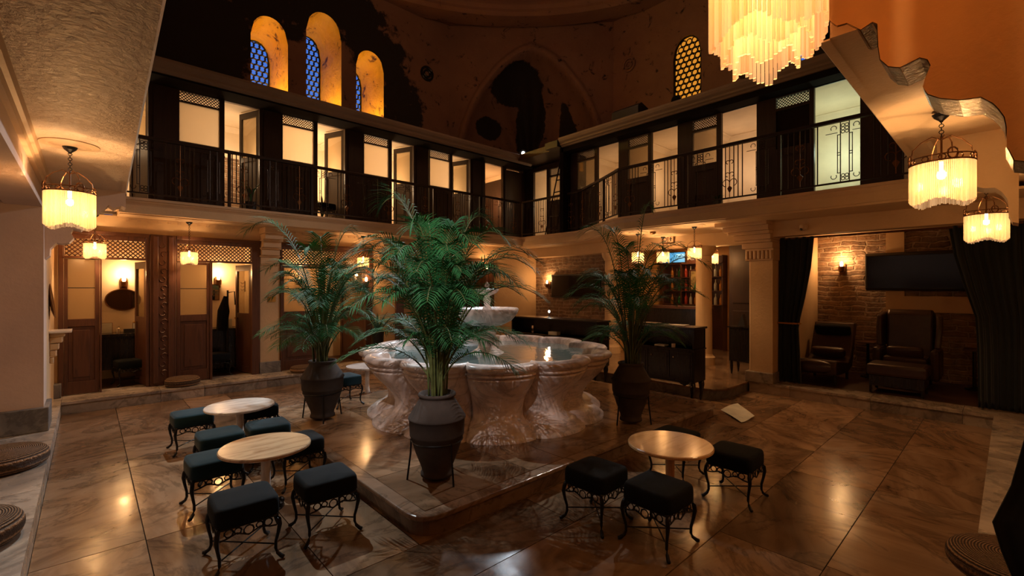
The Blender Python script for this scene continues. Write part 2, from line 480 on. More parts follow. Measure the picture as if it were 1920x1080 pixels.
# upper walls of the old bath: brown plaster with black patches of soot and lost plaster
def oldwall(name, patches):
    m, nt, bs = newmat(name)
    v = coord(nt)
    n1 = noise(nt, v, 0.9, 7, 0.6); n2 = noise(nt, v, 3.2, 8, 0.7, 0.8)
    r = ramp(nt, [(0.3, (0.22,0.115,0.075)), (0.7, (0.31,0.17,0.105))], n1.outputs[0])
    rp = ramp(nt, [(0.60, (0,0,0)), (0.66, (1,1,1))], n2.outputs[0])
    fac = rp.outputs[0]
    dn = noise(nt, v, 1.6, 6, 0.65)
    for (cx, cy, cz, rx, ry, rz, inner) in patches:
        mp = N(nt, 'ShaderNodeMapping'); mp.vector_type = 'TEXTURE'
        mp.inputs['Location'].default_value = (cx, cy, cz); mp.inputs['Scale'].default_value = (rx, ry, rz)
        L(nt, v, mp.inputs[0])
        ln = N(nt, 'ShaderNodeVectorMath', operation='LENGTH'); L(nt, mp.outputs[0], ln.inputs[0])
        ma = N(nt, 'ShaderNodeMath', operation='MULTIPLY_ADD'); L(nt, dn.outputs[0], ma.inputs[0]); ma.inputs[1].default_value = 0.9; L(nt, ln.outputs['Value'], ma.inputs[2])
        if inner: st = [(max(0, inner+0.40), (0,0,0)), (min(1, inner+0.44), (1,1,1)), (0.0, (1,1,1))]
        mr = N(nt, 'ShaderNodeMapRange'); L(nt, ma.outputs[0], mr.inputs[0])
        mr.inputs[1].default_value = 1.40; mr.inputs[2].default_value = 1.46; mr.inputs[3].default_value = 1; mr.inputs[4].default_value = 0
        o = mr.outputs[0]
        if inner:
            m2 = N(nt, 'ShaderNodeMapRange'); L(nt, ma.outputs[0], m2.inputs[0])
            m2.inputs[1].default_value = inner+0.40; m2.inputs[2].default_value = inner+0.46
            mu = N(nt, 'ShaderNodeMath', operation='MULTIPLY'); L(nt, o, mu.inputs[0]); L(nt, m2.outputs[0], mu.inputs[1]); o = mu.outputs[0]
        mxx = N(nt, 'ShaderNodeMath', operation='MAXIMUM'); L(nt, fac, mxx.inputs[0]); L(nt, o, mxx.inputs[1]); fac = mxx.outputs[0]
    mx = N(nt, 'ShaderNodeMix', data_type='RGBA'); L(nt, fac, mx.inputs[0]); L(nt, r.outputs[0], mx.inputs[6]); mx.inputs[7].default_value = (0.022,0.016,0.013,1)
    L(nt, mx.outputs[2], bs.inputs['Base Color']); bs.inputs['Roughness'].default_value = 0.8
    ad = N(nt, 'ShaderNodeMath', operation='SUBTRACT'); L(nt, n2.outputs[0], ad.inputs[0]); L(nt, fac, ad.inputs[1])
    bump(nt, bs, ad.outputs[0], 0.5, 0.05)
    return m
M['oldleft'] = oldwall('old_wall_north', [(3.9, 10.7, 5.9, 2.7, 4, 3.0, 0.55), (1.2, 10.7, 6.2, 1.1, 4, 1.8, 0), (1.0,10.7,5.0,0.5,4,0.8,0)])
M['oldright'] = oldwall('old_wall_east', [(10.6, 3.2, 6.0, 4, 0.9, 1.2, 0)])
M['oldniche'] = oldwall('old_niche', [(9.3, 10.0, 7.6, 1.0, 0.8, 0.65, 0), (9.9, 9.9, 6.6, 0.45, 0.5, 1.2, 0), (10.4, 8.9, 5.9, 0.3, 0.3, 1.2, 0), (8.7, 10.3, 6.3, 0.5, 0.5, 0.35, 0)])
M['olddome'] = oldwall('old_dome', [])
m, nt, bs = newmat('ochre_reveal')
n_ = noise(nt, coord(nt), 3.0, 8, 0.7, 0.5)
r_ = ramp(nt, [(0.36, (0.06,0.02,0.006)), (0.43, (0.70,0.42,0.03)), (0.75, (0.85,0.56,0.06))], n_.outputs[0])
L(nt, r_.outputs[0], bs.inputs['Base Color']); bs.inputs['Roughness'].default_value = 0.5; bump(nt, bs, n_.outputs[0], 0.8, 0.05)
M['reveal'] = m
M['bluepane'] = emit('dusk_blue_pane', (0.05, 0.16, 0.62), 1.1)
M['amberpane'] = emit('amber_pane', (0.9, 0.33, 0.03), 0.75)

# woven rush
m, nt, bs = newmat('woven_rush')
v = coord(nt)
wv = N(nt, 'ShaderNodeTexWave', wave_type='RINGS', rings_direction='Z'); wv.inputs['Scale'].default_value = 26; wv.inputs['Distortion'].default_value = 1.0; wv.inputs['Detail'].default_value = 2; wv.inputs['Detail Scale'].default_value = 6
L(nt, v, wv.inputs['Vector'])
n_ = noise(nt, v, 70, 3)
mlt = N(nt, 'ShaderNodeMath', operation='MULTIPLY'); L(nt, wv.outputs['Fac'], mlt.inputs[0]); L(nt, n_.outputs[0], mlt.inputs[1])
r_ = ramp(nt, [(0.1, (0.05,0.025,0.012)), (0.5, (0.42,0.24,0.12))], mlt.outputs[0])
L(nt, r_.outputs[0], bs.inputs['Base Color']); bs.inputs['Roughness'].default_value = 0.7; bump(nt, bs, mlt.outputs[0], 1.0, 0.03)
M['rush'] = m

# ================================================================== FLOORS
PX0, PX1, PY0, PY1, PZ = 1.52, 5.9, 2.5, 6.1, 0.14
b = MB(); b.box(-4.5, 11.5, -4.5, 11.5, -0.12, -0.012); struct('floor', b, M['joint'])
def slabs(mb, x0, x1, y0, y1, along, z1, th=0.03, lo=0.9, hi=1.9, gap=0.003):
    a, e = (x0, x1) if along == 'x' else (y0, y1)
    p = a
    while p < e - 1e-6:
        q = p + random.uniform(lo, hi)
        if e - q < 0.5: q = e
        if along == 'x': mb.box(p+gap, q-gap, y0+gap, y1-gap, z1-th, z1)
        else: mb.box(x0+gap, x1-gap, p+gap, q-gap, z1-th, z1)
        p = q
b = MB()
slabs(b, -2.2, 7.7, -1.6, -0.75, 'x', 0); slabs(b, -2.2, 7.7, -0.75, 0.13, 'x', 0)
slabs(b, -0.25, 7.7, 0.13, 0.72, 'x', 0); slabs(b, -0.25, 7.7, 0.72, 1.30, 'x', 0, lo=1.2, hi=2.2)
slabs(b, -0.25, 7.7, 1.30, 2.02, 'x', 0); slabs(b, 1.0, 7.7, 2.02, 2.5, 'x', 0)
slabs(b, -0.25, 0.27, 2.02, 8.3, 'y', 0, lo=1.4, hi=2.4); slabs(b, 0.27, 1.0, 2.02, 8.3, 'y', 0); slabs(b, 1.0, 1.52, 2.5, 8.3, 'y', 0)
slabs(b, 1.52, 7.7, 6.1, 6.9, 'x', 0); slabs(b, 1.52, 7.7, 6.9, 7.5, 'x', 0); slabs(b, 1.52, 7.7, 7.5, 8.3, 'x', 0)
for k in range(3): slabs(b, 5.9+0.6*k, 6.5+0.6*k, 2.5, 6.1, 'y', 0)
slabs(b, 1.52, 5.9, 2.5, 4.0, 'x', 0); slabs(b, 1.52, 5.9, 4.0, 6.1, 'x', 0)
struct('floor', b, M['floor'])

# central plinth with rounded corners
def rounded(x0, x1, y0, y1, r, n=6):
    pts = []
    for cx, cy, a in ((x1-r, y0+r, -PI/2), (x1-r, y1-r, 0), (x0+r, y1-r, PI/2), (x0+r, y0+r, PI)):
        for k in range(n+1):
            t = a + PI/2*k/n; pts.append((cx+r*math.cos(t), cy+r*math.sin(t)))
    return pts
b = MB(); b.prism(rounded(PX0+0.02, PX1-0.02, PY0+0.02, PY1-0.02, 0.16), 0.0, PZ-0.032)
pl = struct('plinth', b, M['plinth'])
b = MB(); b.prism(rounded(PX0, PX1, PY0, PY1, 0.17), PZ-0.04, PZ-0.004); struct('plinth_edge', b, M['plinth'], pl, bevel=0.01)
b = MB()
for (x0, x1, y0, y1) in ((1.62,2.6,2.6,3.3),(1.62,2.3,3.3,4.5),(1.62,2.3,4.5,6.0),(2.6,3.0,2.6,3.3),(3.0,4.3,2.6,3.3),(4.3,5.8,2.6,3.5),(2.3,4.3,3.3,4.6),(4.3,5.8,3.5,5.0),(2.3,4.3,4.6,6.0),(4.3,5.8,5.0,6.0)):
    b.box(x0+0.003, x1-0.003, y0+0.003, y1-0.003, PZ-0.03, PZ)
struct('plinth_paving', b, M['floor'], pl)

# stepped platforms round the court
def step_run(name, x0, x1, y0, y1, face, z=0.16):
    """face: side that shows: 'y-' , 'x-', 'y+' , 'x+'"""
    b = MB(); t = 0.02
    ax = 'x' if face[0] == 'y' else 'y'
    a, e = (x0, x1) if ax == 'x' else (y0, y1)
    p = a
    while p < e - 1e-6:
        q = min(e, p + random.uniform(0.5, 1.25))
        if e - q < 0.35: q = e
        g = 0.002
        if ax == 'x':
            b.box(p+g, q-g, y0+(t if face == 'y-' else 0), y1-(t if face == 'y+' else 0), 0, z-0.035)
            b.box(p+g, q-g, y0, y1, z-0.033, z)
        else:
            b.box(x0+(t if face == 'x-' else 0), x1, p+g, q-g, 0, z-0.035)
            b.box(x0, x1, p+g, q-g, z-0.033, z)
        p = q
    return struct(name, b, M['step'])
step_run('step_north', -0.25, 6.5, 8.08, 8.75, 'y-')
step_run('platform_west', -3.2, -0.25, 2.2, 9.2, 'x+')
step_run('platform_south', 2.2, 7.52, -1.6, 0.13, 'y+')
step_run('step_alcove', 7.52, 7.9, -1.6, 2.75, 'x-')
b = MB(); b.box(7.9, 10.2, -1.6, 2.6, 0, 0.155); struct('alcove_floor', b, M['alcovefloor'])
# bar platform with a curved corner
cv = []
for k in range(9):
    t = k/8*PI/2
    cv.append((6.85 - 0.35*math.cos(t)+0.0, 3.05 - 0.3*math.sin(t)))
poly = [(6.5, 8.08)] + cv + [(7.55, 2.75), (11.3, 2.75), (11.3, 8.08)]
b = MB(); b.prism([(x+0.02 if x < 7 else x, y+(0.02 if y < 3.1 else 0)) for x, y in poly], 0, 0.127); pf = struct('platform_bar', b, M['greystone'])
b = MB(); b.prism(poly, 0.127, 0.158); struct('platform_bar_top', b, M['floor'], pf, bevel=0.008)

# ================================================================== BALCONY SLAB, FASCIA, SOFFITS
ST = 2.82
bulge = [(7.7, 8.0), (7.7, 6.3), (7.62, 6.08), (7.1, 5.25), (6.95, 5.0), (6.8, 4.72), (6.75, 4.5), (6.75, 0.57)]
edge = [(0.31, 8.0)] + bulge
prof = [(-0.30, 2.60), (-0.10, 2.60), (-0.09, 2.635), (-0.05, 2.645), (-0.05, 2.70), (-0.03, 2.705), (-0.01, 2.74), (0.015, 2.765), (0.02, 2.78), (0.035, 2.785), (0.035, ST), (-0.30, ST)]
b = MB(); b.sweep(prof, edge); struct('balcony_fascia', b, M['mould'])
pr2 = [(-0.04, 2.672), (0.0, 2.672), (0.012, 2.69), (0.012, ST), (-0.04, ST)]
b = MB(); b.sweep(pr2, [(0.19, 1.5), (0.31, 6.75), (0.31, 8.0)]); struct('balcony_fascia', b, M['soffit'])
b = MB(); b.sweep(pr2, [(6.75, 0.57), (2.36, 0.57)]); struct('balcony_fascia', b, M['plaster'])
b = MB()
for (p, q) in list(zip(edge, edge[1:])):
    P, Q = Vector(p), Vector(q); Ln = (Q-P).length; d = (Q-P)/Ln; nn = Vector((d.y, -d.x))
    k = 0.06
    while k < Ln - 0.04:
        c = P + d*k; c2 = c + d*0.035
        o0, o1 = -0.055, -0.03
        b.add([(c.x+nn.x*o0, c.y+nn.y*o0, 2.665), (c2.x+nn.x*o0, c2.y+nn.y*o0, 2.665), (c2.x+nn.x*o1, c2.y+nn.y*o1, 2.665), (c.x+nn.x*o1, c.y+nn.y*o1, 2.665),
               (c.x+nn.x*o0, c.y+nn.y*o0, 2.69), (c2.x+nn.x*o0, c2.y+nn.y*o0, 2.69), (c2.x+nn.x*o1, c2.y+nn.y*o1, 2.69), (c.x+nn.x*o1, c.y+nn.y*o1, 2.69)],
              [(0,3,2,1),(4,5,6,7),(0,1,5,4),(1,2,6,5),(2,3,7,6),(3,0,4,7)])
        k += 0.07
struct('dentil_moulding', b, M['mould'])
b = MB(); b.prism([(-0.6, 1.5), (0.18, 1.5), (0.30, 6.75), (0.30, 8.9), (-0.6, 8.9)], 2.68, ST-0.01); struct('ceiling_west', b, M['soffit'])
b = MB(); b.box(0.3, 7.72, 8.02, 10.6, 2.612, ST-0.005); struct('ceiling_north', b, M['plaster'])
b = MB(); b.prism([(x+0.02, y) for x, y in bulge] + [(11.2, 0.57), (11.2, 8.02)], 2.612, ST-0.005); struct('ceiling_east', b, M['plaster'])
b = MB(); b.box(7.7, 11.2, 8.0, 8.75, 2.612, ST-0.006); struct('ceiling_corner', b, M['plaster'])
b = MB(); b.box(2.36, 11.2, -1.2, 0.56, 2.68, ST-0.005); struct('ceiling_south', b, M['plaster'])

# scalloped arches under the balcony
def arch_wall(name, pts, x=None, y=None, th=0.25, top=2.69, mat='plaster', side=1):
    W = [at(px, py, x=x, y=y) for px, py in pts]
    poly = list(W)
    if x is not None: poly += [Vector((x, W[-1].y, top)), Vector((x, W[0].y, top))]; vec = (th*side, 0, 0)
    else: poly += [Vector((W[-1].x, y, top)), Vector((W[0].x, y, top))]; vec = (0, th*side, 0)
    b = MB(); b.extr(poly, vec)
    return struct(name, b, M[mat]), W
z3 = [(705,110),(740,100),(780,130),(830,115),(900,150),(960,110),(985,120),(990,230),(1000,300),(1040,335),(1100,340),(1200,290),(1240,300),(1255,330),(1225,400),(1215,440),(1240,475),(1300,495),(1400,505),(1510,490),(1570,520),(1600,550),(1630,590),(1640,640),(1640,740),(1655,760),(1680,810)]
arc1 = [(1280+a/2.7, c/2.7) for a, c in z3]
A1 = arch_wall('wall_arch_south', arc1 + [(1925, 302)], x=2.35, th=0.24, top=4.2, mat='orange')
# the same profile again further along the aisle, by its real shape
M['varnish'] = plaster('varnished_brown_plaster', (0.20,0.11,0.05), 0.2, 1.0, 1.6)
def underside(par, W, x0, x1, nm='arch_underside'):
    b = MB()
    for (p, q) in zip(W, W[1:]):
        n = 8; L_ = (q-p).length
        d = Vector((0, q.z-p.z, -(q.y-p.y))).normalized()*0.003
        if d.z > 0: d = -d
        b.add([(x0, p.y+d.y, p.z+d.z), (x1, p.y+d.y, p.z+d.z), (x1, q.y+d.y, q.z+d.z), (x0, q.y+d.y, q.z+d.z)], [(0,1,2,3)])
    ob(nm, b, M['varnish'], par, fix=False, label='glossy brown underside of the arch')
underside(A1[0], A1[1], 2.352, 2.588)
W = [Vector((4.55, v.y, v.z)) for v in A1[1]]
b = MB(); b.extr(W + [Vector((4.55, W[-1].y, 2.69)), Vector((4.55, W[0].y, 2.69))], (0.24, 0, 0)); struct('wall_arch_south', b, M['plaster'])
W2 = [Vector((7.42, v.y, v.z+0.06)) for v in A1[1]]
z3 = [(236,360),(236,390),(228,386),(220,388),(214,391),(204,384),(196,391),(187,397),(176,401),(164,400),(163,409),(161,425),(152,432),(137,429),(133,436),(139,446),(130,455),(115,457),(106,455),(94,466),(93,479),(81,488),(74,487)]
A2 = arch_wall('wall_arch_west', z3, y=6.75, th=0.25, top=2.69, mat='mauve')
b = MB(); b.sweep([(0,2.60),(0.03,2.60),(0.04,2.63),(0.06,2.64),(0.07,2.68),(0,2.68)], [(-0.34, 2.1), (-0.34, 6.75)]); struct('trim_1', b, M['mould'])
b = MB(); b.box(-0.6, -0.34, 2.1, 6.8, 2.42, 2.69); struct('beam_west', b, M['mauve'])

# ================================================================== WALLS, LOWER
# pillar and side wall on the west
b = MB(); b.box(-2.9, -0.33, 6.62, 7.05, 0.16, 2.69); struct('wall_pillar_west', b, M['mauve'])
b = MB(); b.box(-2.9, -0.29, 6.57, 7.08, 0.16, 0.40); struct('baseboard_west', b, M['greystone'], bevel=0.008)
b = MB(); b.box(-0.62, -0.33, 7.05, 8.6, 0.16, 2.69); struct('wall_west', b, M['plaster'])
b = MB(); b.box(-0.36, -0.26, 8.40, 8.56, 0.16, 0.34); struct('baseboard_west', b, M['greystone'], bevel=0.006)
# dim aisle wall further back on the west, the near walls behind the camera
b = MB(); b.box(-3.0, -2.85, -3, 9, 0, 4.4); b.box(-3, -0.35, 2.0, 2.1, 2.42, 4.4); struct('wall_west_aisle', b, M['mauve'])
b = MB(); b.box(-3, 11.3, -1.75, -1.6, 0, 4.4); struct('wall_south', b, M['orange'])
b = MB(); b.box(-3.0, -0.6, -1.6, 9, 2.69, ST); struct('ceiling_west_aisle', b, M['mauve'])
# north wall: openings for the cabins
YN = 8.55
b = MB()
b.holes(-0.33, 9.9, 0.16, 2.62, [(-0.30, 2.12, 0.16, 2.385), (2.43, 4.12, 0.16, 2.385), (5.95, 7.2, 0.16, 2.2)], YN, YN+0.16, 'x')
struct('wall_north', b, M['plaster'])
b = MB()
for x0, x1 in ((2.10, 2.44), (4.10, 4.62), (4.80, 5.9), (7.3, 8.2)): b.box(x0, x1, YN-0.03, YN+0.02, 0.16, 0.35)
struct('baseboard_north', b, M['greystone'], bevel=0.006)
b = MB()
for k in range(60): b.box(0.4+k*0.12, 0.44+k*0.12, YN-0.015, YN+0.01, 2.555, 2.59)
b.box(0.3, 8.3, YN-0.02, YN+0.01, 2.59, 2.615)
struct('trim_2', b, M['mould'])
# consoles (stepped brackets) at the pilasters
def console(name, cx, cy, rz, mat='mould', z1=2.60):
    b = MB()
    for (o, w_, za, zb) in ((0.02,0.15,1.98,2.0),(0.03,0.145,2.0,2.12),(0.05,0.16,2.12,2.15),(0.09,0.14,2.15,2.25),(0.12,0.155,2.25,2.28),(0.17,0.14,2.28,2.38),(0.22,0.155,2.38,2.41),(0.28,0.14,2.41,2.50),(0.34,0.16,2.50,z1)):
        b.box(-w_, w_, -o, 0.02, za, zb)
    return struct(name, b, M[mat], loc=(cx, cy, 0), rz=rz, bevel=0.008)
console('console_north', 2.27, YN, 0)
console('console_north', 4.37, YN, 0)
# dark cupboard doors and wall between there and the corner
# cabins behind the north wall
def room(name, x0, x1, y0, y1, z0, z1, mat='room', t=0.06, open_='y-'):
    b = MB()
    if open_ != 'x-': b.box(x0-t, x0, y0, y1, z0, z1)
    if open_ != 'x+': b.box(x1, x1+t, y0, y1, z0, z1)
    if open_ != 'y+': b.box(x0-t, x1+t, y1, y1+t, z0, z1)
    return struct(name, b, M[mat])
def interior(name, x0, x1, y0, y1, z0, z1, mat='room', ceil=True):
    """three walls, ceiling and floor of a cabin; the open side is y0"""
    t = 0.05; b = MB()
    b.box(x0-t, x0, y0, y1, z0, z1); b.box(x1, x1+t, y0, y1, z0, z1); b.box(x0-t, x1+t, y1, y1+t, z0, z1)
    if ceil: b.box(x0-t, x1+t, y0, y1+t, z1, z1+0.03)
    w_ = struct(name, b, M[mat])
    return w_
for i, (x0, x1) in enumerate(((-0.28, 0.80), (0.90, 2.16), (2.42, 4.1))):
    interior('wall_cabin', x0, x1, YN+0.16, 9.75, 0.1, 2.5, 'room')
    b = MB(); b.box(x0, x1, YN+0.1, 9.75, 0.1, 0.158); struct('floor_cabin', b, M['alcovefloor'])
# north-east corner: dim room behind the opening
b = MB(); b.box(5.8, 7.5, 9.6, 9.7, 0.1, 2.5); b.box(5.8, 5.9, 8.71, 9.6, 0.1, 2.5); b.box(7.25, 7.35, 8.71, 9.6, 0.1, 2.5); b.box(5.8,7.5,8.7,9.7,2.45,2.5); struct('wall_cabin', b, M['orange'])

# bar area: back walls, pillars, beam
b = MB(); b.box(8.75, 8.9, 6.15, 8.6, 0.16, 2.40); struct('wall_bar_stone', b, M['stone'])
b = MB(); b.box(10.9, 11.05, 2.5, 5.95, 0.16, 2.62); b.box(8.85, 10.9, 6.1, 6.2, 0.16, 2.62); b.box(10.9, 11.05, 5.9, 6.2, 0.16, 2.62); struct('wall_bar', b, M['orange'])
b = MB(); b.box(7.55, 11.0, 2.42, 2.62, 0.16, 2.62); struct('wall_alcove_side', b, M['plaster'])
b = MB(); b.box(8.45, 8.75, 2.62, 8.55, 2.38, 2.62); struct('beam_bar', b, M['plaster'], bevel=0.01)
for i, yy in enumerate((6.05, 3.95)):
    b = MB(); b.lathe([(0.20,0.158),(0.20,0.3),(0.165,0.33),(0.15,0.36),(0.145,1.2),(0.14,2.2),(0.16,2.22),(0.20,2.3),(0.22,2.38)], (8.6, yy, 0), 28)
    struct('bar_column', b, M['plaster'], smooth=False)
# square column at the alcove corner with fluted capital and stepped corbel
b = MB(); b.box(7.56, 7.86, 2.44, 2.76, 0.16, 2.2); cc = struct('corner_pillar', b, M['plaster'], bevel=0.02)
b = MB(); b.box(7.50, 7.90, 2.40, 2.80, 0.158, 0.32); struct('pillar_base', b, M['step'], cc, bevel=0.01)
b = MB(); b.box(7.52, 7.88, 2.40, 2.80, 2.02, 2.2)
for k in range(7):
    b.tube([(7.515, 2.43+k*0.057, 2.04), (7.515, 2.43+k*0.057, 2.17)], 0.022, 8)
struct('pillar_capital', b, M['mould'], cc, bevel=0.006)
b = MB()
for (yo, za, zb) in ((0.04,2.2,2.29),(0.10,2.29,2.33),(0.13,2.33,2.41),(0.20,2.41,2.46),(0.26,2.46,2.54),(0.36,2.54,2.62)):
    b.box(7.5-yo*0.4-0.35*(za-2.2), 7.9, 2.40, 2.80+yo, za, zb)
struct('pillar_corbel', b, M['mould'], cc, bevel=0.01)
# alcove: fascia, stone back wall, near side wall
b = MB(); b.box(7.5, 7.72, -1.6, 2.44, 2.36, 2.69); struct('beam_alcove', b, M['plaster'], bevel=0.01)
b = MB(); b.box(6.80, 7.5, -1.0, 2.8, 2.585, 2.612); struct('trim_3', b, M['plaster'])
b = MB(); b.box(9.6, 9.75, -1.6, 2.42, 0.16, 2.62); struct('wall_alcove_stone', b, M['stone'])
b = MB(); b.box(9.57, 9.60, 1.15, 1.38, 0.5, 2.62); b.box(9.56, 9.6, 0.2, 1.2, 1.22, 1.47); struct('wall_alcove_patch', b, M['plaster'])
b = MB(); b.box(7.75, 9.75, -1.6, 2.42, 2.50, 2.54); struct('ceiling_alcove', b, M['plaster'])
b = MB(); b.box(7.86, 9.6, 2.34, 2.42, 0.16, 2.5); struct('wall_alcove_north', b, M['plaster'])

# ================================================================== UPPER SHELL
CX = CY = 3.8; AP = 6.8; AD = 7.35
ZR = 8.8
def wall_arches(mb, u0, u1, z0, z1, ops, fn):
    """ops: (ua, ub, sill, spring, top); fn(u, z) -> 3-D"""
    cuts = [u0]
    for o in ops: cuts += [o[0], o[1]]
    cuts.append(u1)
    def strip(cols):
        for (ua, la, ha), (ub, lb, hb) in zip(cols, cols[1:]):
            k = max(1, int((ha-la)/0.6))
            for j in range(k):
                mb.add([fn(ua, la+(ha-la)*j/k), fn(ub, lb+(hb-lb)*j/k), fn(ub, lb+(hb-lb)*(j+1)/k), fn(ua, la+(ha-la)*(j+1)/k)], [(0,1,2,3)])
    for i in range(0, len(cuts), 2):
        strip([(cuts[i], z0, z1), (cuts[i+1], z0, z1)])
    for (ua, ub, sill, spring, top) in ops:
        n = 12
        up = [(ua+(ub-ua)*k/n, arch_z(k/n, spring, top), z1) for k in range(n+1)]
        strip(up)
        strip([(ua, z0, sill), (ub, z0, sill)])
def arch_z(t, spring, top):
    s = abs(2*t-1)
    return spring + (top-spring)*math.sqrt(max(0, 1-s**2.1))
WIN = [(2.46, 3.18, 5.2, 6.85, 7.32), (3.56, 4.35, 5.2, 7.35, 7.86), (4.71, 5.42, 5.2, 6.95, 7.38)]
half = AD*math.sqrt(2) - AP    # half length of straight faces (octagon)
b = MB(); wall_arches(b, CX-half, CX+half, 4.3, ZR+0.1, WIN, lambda u, z: (u, CY+AP, z)); struct('wall_upper_north', b, M['oldleft'], fix=False)
EW = [(2.7, 3.3, 5.4, 6.6, 7.1), (4.93, 5.64, 5.4, 7.2, 7.68)]
b = MB(); wall_arches(b, CY-half, CY+half, 4.3, ZR+0.1, EW, lambda u, z: (CX+AP, u, z)); struct('wall_upper_east', b, M['oldright'], fix=False)
# far corner with a ribbed shell niche
dg = Vector((1, 1, 0)).normalized(); tg = Vector((1, -1, 0)).normalized()
cor = Vector((CX, CY, 0)) + dg*AD
hw = (math.sqrt(2)*AP - AD)  # half width of diagonal faces
def niche(u, v):
    s = (u*2-1)*hw; z = 4.3 + v*(ZR+0.1-4.3)
    dep = 0
    a = s/1.95; zz = (z-5.0)/3.15
    if zz < 0: rho2 = a*a
    else:
        ap = abs(a)
        rho2 = (ap**1.55 + max(0, zz)**1.9)
    if rho2 < 1:
        dep = 1.55*math.sqrt(1-rho2)
        if zz > -0.2:
            th = math.atan2(max(0.02, zz+0.05), a+1e-6)
            dep += 0.07*math.cos(th*13)*min(1, (1-rho2)*3)
    elif rho2 < 1.12: dep = -0.07
    p = cor + tg*s + dg*dep
    return (p.x, p.y, z)
b = MB(); b.grid(niche, 110, 90); struct('wall_upper_corner', b, M['oldniche'], smooth=True, fix=False)
# the other faces, away from the photograph's view
b = MB()
def face(p, q, z0, z1): b.add([(p.x,p.y,z0),(q.x,q.y,z0),(q.x,q.y,z1),(p.x,p.y,z1)], [(0,1,2,3)])
oc = []
for k in range(8):
    a = k*PI/4; dd = AP if k % 2 == 0 else AD; hl = half if k % 2 == 0 else hw
    c = Vector((CX+math.cos(a)*dd, CY+math.sin(a)*dd, 0)); t_ = Vector((-math.sin(a), math.cos(a), 0))
    if k in (0, 1, 2): continue
    face(c - t_*hl, c + t_*hl, 0.0, ZR+0.1)
struct('wall_upper_rear', b, M['olddome'], fix=False)
# ring cornice and dome
b = MB()
ringp = [(AP+0.5, ZR-0.02), (AP-0.02, ZR-0.02), (AP-0.10, ZR+0.05), (AP-0.10, ZR+0.12), (AP-0.16, ZR+0.2), (AP-0.16, ZR+0.27), (AP+0.6, ZR+0.27)]
b.lathe(ringp, (CX, CY, 0), 96, caps=False); b.lathe([(AP-0.05, ZR+0.1), (AP+1.5, ZR+0.1)], (CX,CY,0), 96, caps=False); struct('trim_4', b, M['olddome'], smooth=False, fix=False)
b = MB(); b.lathe([(max(0.001, (AP-0.05)*math.cos(t*PI/2)), ZR+0.2 + 5.2*math.sin(t*PI/2)) for t in [k/16 for k in range(17)]], (CX, CY, 0), 64, caps=False); struct('ceiling_dome', b, M['olddome'], smooth=True, fix=False)
# round bosses with oculus on the corner face
for i, (px, py) in enumerate(((801, 138), (1179, 121))):
    if i == 0: p = at(px, py, y=CY+AP-0.02); ax = 'y'
    else: p = at(px, py, x=CX+AP-0.02); ax = 'x'
    b = MB(); b.ring(p, 0.17, 0.035, ax, 20, 6); b.ring(p, 0.09, 0.03, ax, 16, 6)
    struct('wall_boss', b, M['oldniche'] if i else M['black'])

# arched windows with deep ochre reveals
def arch_window(name, n, op, plane, depth, pane, outlet='y', latt=0.0, mat='reveal', tag_=None):
    ua, ub, sill, spring, top = op
    K = 16
    outline = [(ua, sill)] + [(ua+(ub-ua)*k/K, arch_z(k/K, spring, top)) for k in range(K+1)] + [(ub, sill)]
    def P3(u, t, z): return (u, plane+t, z) if outlet == 'y' else (plane+t, u, z)
    b = MB(); nd = 10
    pts = outline + [outline[0]]
    fine = []
    for (a, c) in zip(pts, pts[1:]):
        m_ = max(1, int(math.hypot(c[0]-a[0], c[1]-a[1])/0.12))
        for k in range(m_): fine.append((a[0]+(c[0]-a[0])*k/m_, a[1]+(c[1]-a[1])*k/m_))
    cu = (ua+ub)/2; cz = (sill+top)/2
    nf = len(fine); vs = []
    for j in range(nd+1):
        for (u, z) in fine:
            g = random.uniform(-0.02, 0.02) if 0 < j < nd else 0
            fl = 1.0 - 0.18*(j/nd)
            vs.append(P3(cu+(u-cu)*(fl+g), depth*j/nd, cz+(z-cz)*(1-0.05*(j/nd)+g*0.5)))
    b.add(vs, [(j*nf+k, j*nf+(k+1)%nf, (j+1)*nf+(k+1)%nf, (j+1)*nf+k) for j in range(nd) for k in range(nf)])
    o = struct(name, b, M[mat], fix=False, smooth=True)
    ld = latt if latt else depth
    fl = 1.0 if latt else 0.84
    b = MB(); pl_ = [P3(cu+(u-cu)*fl*0.99, ld+0.04, cz+(z-cz)*(0.955 if not latt else 1)) for u, z in outline]
    b.add(pl_, [tuple(range(len(pl_)))]); ob('pane', b, M[pane], o, fix=False)
    # lattice of round-cornered openings: a grid of rings and bars
    b = MB(); s_ = 0.145; r0 = 0.071
    zz = sill + 0.05; row = 0
    while zz < top:
        u = ua + 0.03 + (s_/2 if row % 2 else 0)
        while u < ub:
            t = (u-ua)/(ub-ua)
            if zz < arch_z(min(1, max(0, t)), spring, top) - 0.03:
                c = P3(cu+(u-cu)*fl*0.97, ld, cz+(zz-cz)*(0.955 if not latt else 1))
                b.ring(c, r0*0.98, 0.017, outlet, 8, 4)
            u += s_
        zz += s_*0.9; row += 1
    b2 = [P3(cu+(u-cu)*fl*0.97, ld, cz+(z-cz)*(0.955 if not latt else 1)) for u, z in outline]
    b.tube(b2, 0.03, 5)
    ob('lattice', b, M['iron'], o)
    return o
for i, op in enumerate(WIN):
    arch_window('window_%d' % (i+1), i, op, CY+AP, 1.15, 'bluepane', 'y')
    lamp('window_uplight', 'POINT', ((op[0]+op[1])/2-0.1, CY+AP+0.35, 5.35), 75, (1.0, 0.62, 0.16), 0.06)
arch_window('window_4', 3, EW[1], CX+AP, 0.5, 'amberpane', 'x', latt=0.05)
arch_window('window_5', 4, EW[0], CX+AP, 0.9, 'bluepane', 'x')

